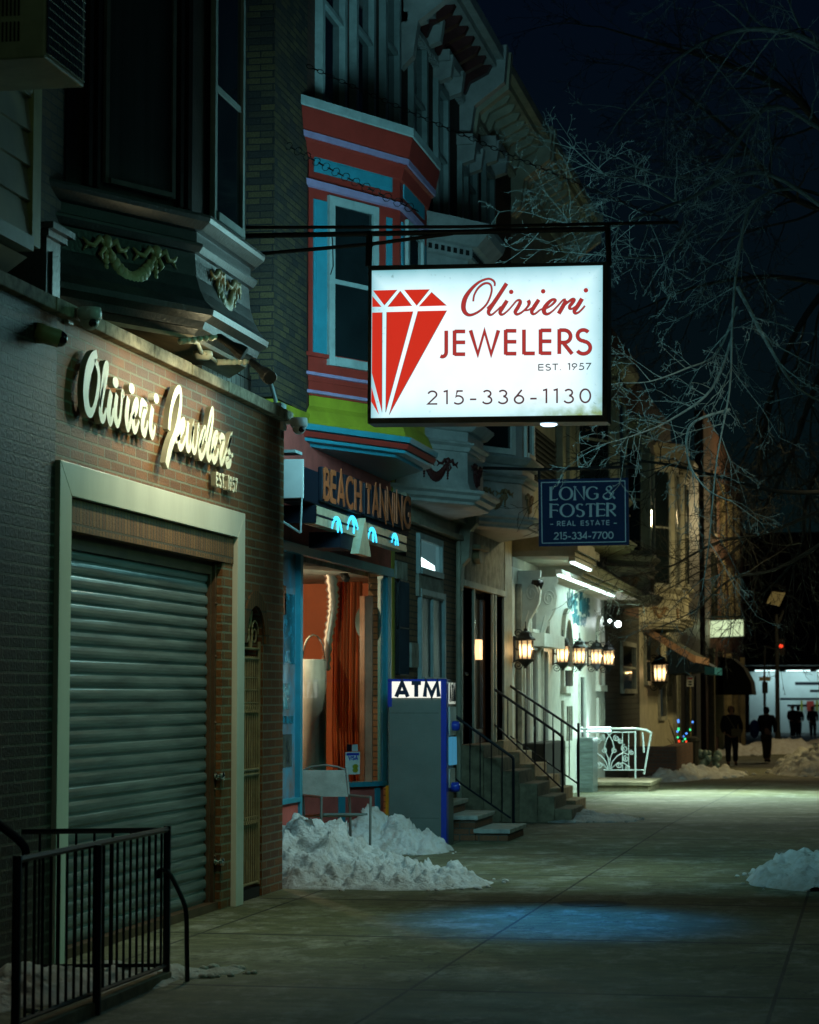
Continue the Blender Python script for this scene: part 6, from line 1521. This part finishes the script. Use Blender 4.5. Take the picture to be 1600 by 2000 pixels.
# near run: from px(325,*) corner to px(20,..) ; ground points known
pR=FG(325,1915); pM=FG(189,1982); pL=FG(30,2048)
xr_=pR.x
def at_y(px,py,Y): return FY(px,py,Y)
A3=Vector((pR.x,pR.y,0)); L3=Vector((pL.x,pL.y,0))
zR1=FY(325,1620,pR.y).z; zL1=FY(48,1680,pL.y).z; zR0=FY(325,1885,pR.y).z; zL0=FY(60,1998,pL.y).z
seg(A3,L3,zR0,zR1,zL0,zL1,21)
for p,z1 in ((A3,zR1+.02),(Vector((pM.x,pM.y,0)),FY(189,1650,pM.y).z),(L3,zL1+.02)):
    m=MB(); m.tube([p+Vector((0,0,-.0)),Vector((p.x,p.y,z1))],.022,6); part('post',m,M_blackrail,ra)
# back run from the corner towards the wall
Bk=Vector((0.05,pR.y-.15,0)); q=FY(0,1622,pR.y)
seg(A3,Vector((.06,pR.y-.1,0)),FY(325,1885,pR.y).z,FY(320,1621,pR.y).z,FY(30,1883,pR.y).z,FY(0,1622,pR.y).z,8)
# curved hand rail at left and the lone bent rail at right
m=MB(); q=[FY(x,y,11.0) for x,y in ((-30,1588),(0,1612),(30,1635),(48,1655),(50,1675),(40,1690))]; m.tube([Vector(v) for v in smooth_pts([tuple(p) for p in q],4)],.021,8); part('hand_rail',m,M_blackrail,ra)
m=MB(); g1=FG(365,1917); q=[FY(x,y,g1.y) for x,y in ((308,1715),(310,1702),(322,1700),(335,1712),(358,1760),(364,1790),(365,1850),(366,1917))]; m.tube([Vector(v) for v in smooth_pts([tuple(p) for p in q],4)],.014,8); part('bent_rail',m,M_blackrail,ra)
# low kerb of the areaway
m=MB(); m.add([Vector((pR.x-.05,pR.y,0)),Vector((pR.x+.03,pR.y,0)),Vector((pL.x+.03,pL.y,0)),Vector((pL.x-.05,pL.y,0))]+[Vector((pR.x-.05,pR.y,.05)),Vector((pR.x+.03,pR.y,.05)),Vector((pL.x+.03,pL.y,.07)),Vector((pL.x-.05,pL.y,.07))],[(3,2,1,0),(4,5,6,7),(0,1,5,4),(1,2,6,5),(2,3,7,6),(3,0,4,7)])
solo('areaway_kerb',m,M_conc,'low concrete kerb under the iron railing in the lower left','kerb edge')
# manhole
m=MB(); a=FG(1090,1765);b_=FG(1225,1765); c_=(a+b_)/2; m.lathe(Vector((c_.x,c_.y,-.01)),[(.27,0),(.27,.0125),(.252,.0125),(.250,.0112),(.235,.0112),(.233,.0122),(.0,.0122)],32); solo('manhole_cover',m,mat('worn_iron_cover',(.095,.095,.075),.8,vary=.5,scale=30,bump=.5),'round iron cover set in the sidewalk under the hanging lightbox','manhole cover')
# ================================================================ SNOW
def snowmat():
    m=bpy.data.materials.new('crusted_snow'); m.use_nodes=True; n=m.node_tree; b=n.nodes['Principled BSDF']
    tc=n.nodes.new('ShaderNodeTexCoord'); ns=n.nodes.new('ShaderNodeTexNoise'); ns.inputs['Scale'].default_value=5; ns.inputs['Detail'].default_value=8; ns.inputs['Roughness'].default_value=.7
    n.links.new(tc.outputs['Object'],ns.inputs['Vector']); cr=n.nodes.new('ShaderNodeValToRGB')
    e=cr.color_ramp.elements; e[0].position=.25; e[0].color=(.36,.31,.24,1); e[1].position=.55; e[1].color=(.80,.82,.82,1); x=e.new(.36); x.color=(.62,.60,.55,1)
    n.links.new(ns.outputs['Fac'],cr.inputs[0]); n.links.new(cr.outputs[0],b.inputs['Base Color']); b.inputs['Roughness'].default_value=.55
    b.inputs['Subsurface Weight'].default_value=.0
    n2=n.nodes.new('ShaderNodeTexNoise'); n2.inputs['Scale'].default_value=24; n2.inputs['Detail'].default_value=8; n2.inputs['Roughness'].default_value=.7; n.links.new(tc.outputs['Object'],n2.inputs['Vector'])
    bp=n.nodes.new('ShaderNodeBump'); bp.inputs['Strength'].default_value=1; bp.inputs['Distance'].default_value=.05; n.links.new(n2.outputs['Fac'],bp.inputs['Height']); n.links.new(bp.outputs[0],b.inputs['Normal'])
    return m
M_snow=snowmat()
def snow(label,blobs,x0,x1,y0,y1,res,amp=.12,fr_=3.,seed=0,group=None):
    """blobs: (x,y,rx,ry,h). heap with chunky, lumpy skin"""
    nx=int((x1-x0)/res)+1; ny=int((y1-y0)/res)+1
    vs=[];H_={}
    for j in range(ny):
        for i in range(nx):
            x=x0+i*res; y=y0+j*res; h=0
            wx=x+.10*noise.noise(Vector((x*3,y*3,seed))); wy=y+.12*noise.noise(Vector((x*3+7,y*3,seed)))
            for bx_,by,rx,ry,hh_ in blobs:
                d=math.hypot((wx-bx_)/rx,(wy-by)/ry)
                if d<1: h=max(h,hh_*(1-d**1.7)**.85)
            if h>0:
                v=Vector((x*fr_,y*fr_,seed+3.3)); 
                c1=noise.voronoi(v*1.5)[0]; cl=1-min(1,c1[0]*1.6)
                c2=noise.voronoi(v*4.2)[0]; c3=1-min(1,c2[0]*1.5)
                k=min(1,h/.10)
                c5=noise.voronoi(v*9.5)[0][0]
                h+= k*amp*(cl*1.0-.35) + k*amp*.55*(c3-.4) + k*amp*.8*noise.noise(v*.8)+k*amp*.30*(.5-c5)+k*amp*.35*noise.turbulence(v*6,4,False)
                if h<.004: h=-.02
            else: h=-.02
            z=gz(y)+h; H_[(i,j)]=len(vs)
            jx=.35*res*noise.noise(Vector((i*.9,j*.9,5))); vs.append(Vector((x+jx+(.35*h*noise.noise(Vector((x*5,y*5,9))) if h>0 else 0),y+(.35*h*noise.noise(Vector((x*5,y*5,19))) if h>0 else 0),z)))
    fs=[]
    for j in range(ny-1):
        for i in range(nx-1):
            q=(H_[(i,j)],H_[(i+1,j)],H_[(i+1,j+1)],H_[(i,j+1)])
            if max(vs[k].z-gz(vs[k].y) for k in q)>0: fs.append(q)
    m=MB(); m.smooth=True; m.add(vs,fs)
    rr=random.Random(seed)
    for _ in range(90):
        bx_,by,rx,ry,hh_=rr.choice(blobs); a=rr.uniform(0,6.283); q=rr.uniform(.85,1.25)
        x=bx_+rx*q*math.cos(a); y=by+ry*q*math.sin(a); r=rr.uniform(.008,.03)*(1 if res<.05 else 2.5)
        if x0-.1<x<x1+.15 and y>y0-.1 and x>P+.05: m.ball((x,y,gz(y)+r*.3),r,5,(rr.uniform(.8,1.5),rr.uniform(.8,1.4),.7))
    return solo('snow_pile',m,M_snow,label,'snow',group=group)
snow('largest snow heap against the pink kneewall in front of the patio chair',[(-.15,21.0,.5,1.0,.50),(.12,21.05,.45,1.0,.44),(.40,20.9,.5,1.0,.25),(.88,20.6,.75,.85,.17),(1.20,20.42,.42,.55,.10),(.2,20.35,.8,.6,.20)],-.42,1.85,19.6,22.3,.016,.10,3.2,1,'shovelled snow piles')
snow('smaller peaked snow heap leaning on the cash machine',[(-.32,24.9,.40,.6,.46),(-.02,24.85,.38,.6,.33),(.22,24.75,.35,.55,.18)],-.6,.75,23.9,25.58,.016,.10,3.2,2,'shovelled snow piles')
snow('low wide snow heap at the right edge by the kerb',[(4.36,21.6,.62,1.3,.26),(4.5,21.0,.5,.8,.18),(4.2,22.3,.4,.7,.15)],3.5,5.0,20.3,23.7,.02,.09,3,3,'shovelled snow piles')
snow('small broken snow patch at the foot of the second concrete steps',[(1.05,31.9,.45,1.1,.12),(1.45,31.9,.4,.8,.07)],.5,2.0,30.8,33.5,.03,.05,3,4,'shovelled snow piles')
snow('dirty snow remains under the iron railing in the lower left',[(.55,13.2,.42,.8,.09),(.30,12.6,.4,.9,.12),(.85,13.6,.25,.3,.06),(1.05,13.75,.2,.2,.03)],-.1,1.35,11.7,14.3,.018,.06,3,5,'shovelled snow piles')
snow('long low snow bank along the houses behind the scrollwork railing',[(.4,56,.8,4.5,.34),(.9,57.5,.9,3,.22),(1.2,59.5,.7,2.5,.12)],-.4,2.3,51.5,64,.06,.14,2,6,'shovelled snow piles')
snow('tall rounded snow bank by the kerb beyond the walkers, at the right edge',[(3.6,63,1.3,5.5,.62),(4.2,60,1.0,4,.45),(4.0,70,1.0,5,.5)],1.9,4.9,54,76,.08,.20,1.4,7,'shovelled snow piles')
snow('snow bank behind the two walkers under the far street lamp',[(1.6,92,1.5,5,.5),(.2,88,1.2,4,.35),(3.2,96,1.5,4,.4)],-1,5,82,100,.14,.2,1.2,8,'shovelled snow piles')
# ================================================================ TREES
def branchset(m,start,d,L,r,depth,rnd,droop=.1,minr=.0022,kink=.35,children=None):
    n=max(3,int(4+L*2.2)); pts=[Vector(start)]; rs=[r]; d=Vector(d).normalized()
    for i in range(n):
        j=Vector((rnd.uniform(-1,1),rnd.uniform(-1,1),rnd.uniform(-1,1)))*kink*.42
        d=(d+j+Vector((0,0,-droop*.25))).normalized(); pts.append(pts[-1]+d*L/n); rs.append(max(minr,r*(1-.72*(i+1)/n)))
    m.tube(pts,rs,5 if r>.02 else (4 if r>.007 else 3),cap=False)
    if depth<=0: return
    k=children or max(3,int(2.5+L*3.2))
    for i in range(k):
        t=rnd.uniform(.15,1.0) if i else 1; q=min(n-1,int(t*n)); p=pts[q].lerp(pts[q+1],t*n-q if t<1 else 1); dd=(pts[min(q+1,n)]-pts[q]).normalized()
        a=dd.orthogonal().normalized(); a.rotate(__import__('mathutils').Quaternion(dd,rnd.uniform(0,6.283)))
        a=Vector((a.x,a.y*.8,a.z)); ang=R(rnd.uniform(25,58)); nd=dd*math.cos(ang)+a*math.sin(ang)
        branchset(m,p,nd,L*rnd.uniform(.32,.62)*(1.0-.3*t),max(minr,rs[q]*rnd.uniform(.38,.62)),depth-1,rnd,droop,minr,kink)
def tree(label,trunkbase,trunk,limbs,seed,mt,mb_=None,depth=3,minr=.0022,droop=.12):
    t=thing('street_tree',label,'tree',trunkbase,group='bare street trees along the kerb')
    m=MB(); m.smooth=True; m.tube(trunk[0],trunk[1],10); part('trunk',m,mt,t)
    rnd=random.Random(seed); m=MB()
    for pts,r0,r1,kids,ln in limbs:
        P_=[Vector(p) for p in smooth_pts([tuple(p) for p in pts],6)]; n=len(P_); rs=[r0+(r1-r0)*i/(n-1) for i in range(n)]
        m.tube(P_,rs,7,cap=False)
        for i in range(kids):
            q=rnd.randint(int(n*.2),n-2); dd=(P_[q+1]-P_[q]).normalized(); a=dd.orthogonal().normalized(); a.rotate(__import__('mathutils').Quaternion(dd,rnd.uniform(0,6.283)))
            ang=R(rnd.uniform(30,65)); nd=dd*math.cos(ang)+a*math.sin(ang)
            branchset(m,P_[q],nd,ln*rnd.uniform(.6,1.25),max(.005,rs[q]*.45),depth,rnd,droop,minr)
        branchset(m,P_[-1],(P_[-1]-P_[-2]),ln*.8,r1,depth,rnd,droop,minr)
    part('crown',m,mt,t); return t
def Q(px,py,Y): return FY(px,py,Y)
b0=Vector((6.1,27,-.02))
tree('bare street tree reaching over the lightbox sign, its twigs lit cyan',b0,([b0,(6.0,27,2.5),(5.8,26.6,5.0),Q(1760,250,26)],[.24,.20,.17,.13]),
 [([Q(1760,250,26),Q(1650,130,25.5),Q(1560,70,25),Q(1440,60,25),Q(1330,110,24.5),Q(1240,200,24)],.045,.008,14,1.1),
  ([Q(1700,300,26),Q(1600,250,25.5),Q(1500,210,25),Q(1400,330,24.5),Q(1300,345,24),Q(1190,300,23.5)],.030,.005,16,.9),
  ([Q(1700,420,26),Q(1560,370,25),Q(1470,400,24.5),Q(1440,520,24),Q(1430,640,23.5),Q(1425,760,23.3),Q(1400,900,23.1),Q(1385,1060,23),Q(1372,1150,23)],.020,.004,30,.75),
  ([Q(1430,660,23.6),Q(1390,760,23.3),Q(1310,820,23),Q(1240,850,22.5),Q(1170,870,22)],.016,.004,13,.5),
  ([Q(1440,600,23.8),Q(1400,690,23.5),Q(1340,720,23),Q(1270,745,22.6),Q(1210,748,22.3)],.014,.004,11,.45),
  ([Q(1425,800,23.3),Q(1350,830,23),Q(1345,900,23),Q(1380,955,23),Q(1430,980,23)],.016,.005,6,.45),
  ([Q(1700,480,26),Q(1500,340,24.5),Q(1340,390,23.5),Q(1260,420,22.6),Q(1180,445,22),Q(1060,425,21.5)],.026,.005,22,.65),
  ([Q(1330,400,23.5),Q(1240,350,22.8),Q(1180,340,22.2),Q(1100,270,21.8)],.013,.003,11,.45),
  ([Q(1360,440,23.5),Q(1290,500,23),Q(1200,500,22),Q(1080,490,21.6)],.012,.003,11,.45),
  ([Q(1440,560,24),Q(1510,690,24),Q(1560,760,24.4),Q(1640,800,25)],.022,.007,8,.7)],21,M_bark,depth=3,minr=.0021)
b1=Vector((6.2,42,-.3))
tree('dimmer bare street tree filling the dark right side behind the lit twigs',b1,([b1,(6.1,42,3),(5.9,41.5,6),Q(1650,520,41)],[.22,.18,.15,.12]),
 [([Q(1650,520,41),Q(1560,640,40),Q(1500,800,39.5),Q(1480,960,39)],.07,.015,13,2.0),
  ([Q(1660,600,41),Q(1590,760,40),Q(1540,900,39.5),Q(1450,1060,39),Q(1360,1120,38.5)],.06,.012,13,1.8),
  ([Q(1650,420,41),Q(1540,380,40),Q(1430,260,39.5),Q(1330,180,39)],.07,.015,12,2.0),
  ([Q(1640,300,41),Q(1540,180,40),Q(1400,120,39.5),Q(1200,60,39)],.07,.015,12,2.0),
  ([Q(1660,800,41),Q(1580,960,40),Q(1560,1080,39.5),Q(1470,1180,39)],.05,.010,10,1.5),
  ([Q(1640,560,41),Q(1500,540,40),Q(1360,560,39),Q(1260,600,38)],.05,.012,12,1.7)],5,M_barkf,depth=3,minr=.0036)
b2=Vector((6.0,36,-.2))
tree('thin bare tree whose dark twigs cross the estate agency board',b2,([b2,(5.9,36,2),(5.8,35.5,4.5),Q(1640,960,35)],[.14,.12,.10,.07]),
 [([Q(1640,960,35),Q(1520,960,34),Q(1400,930,33),Q(1290,905,32),Q(1200,905,31.5),Q(1090,950,31)],.035,.008,18,.9),
  ([Q(1640,980,35),Q(1500,1040,36),Q(1400,1060,37),Q(1300,1110,38),Q(1200,1130,38)],.030,.008,16,1.0),
  ([Q(1640,1040,35),Q(1520,1110,36),Q(1430,1130,38),Q(1360,1190,39),Q(1300,1220,39)],.030,.007,14,1.0)],9,M_barkf,depth=2,minr=.0034)
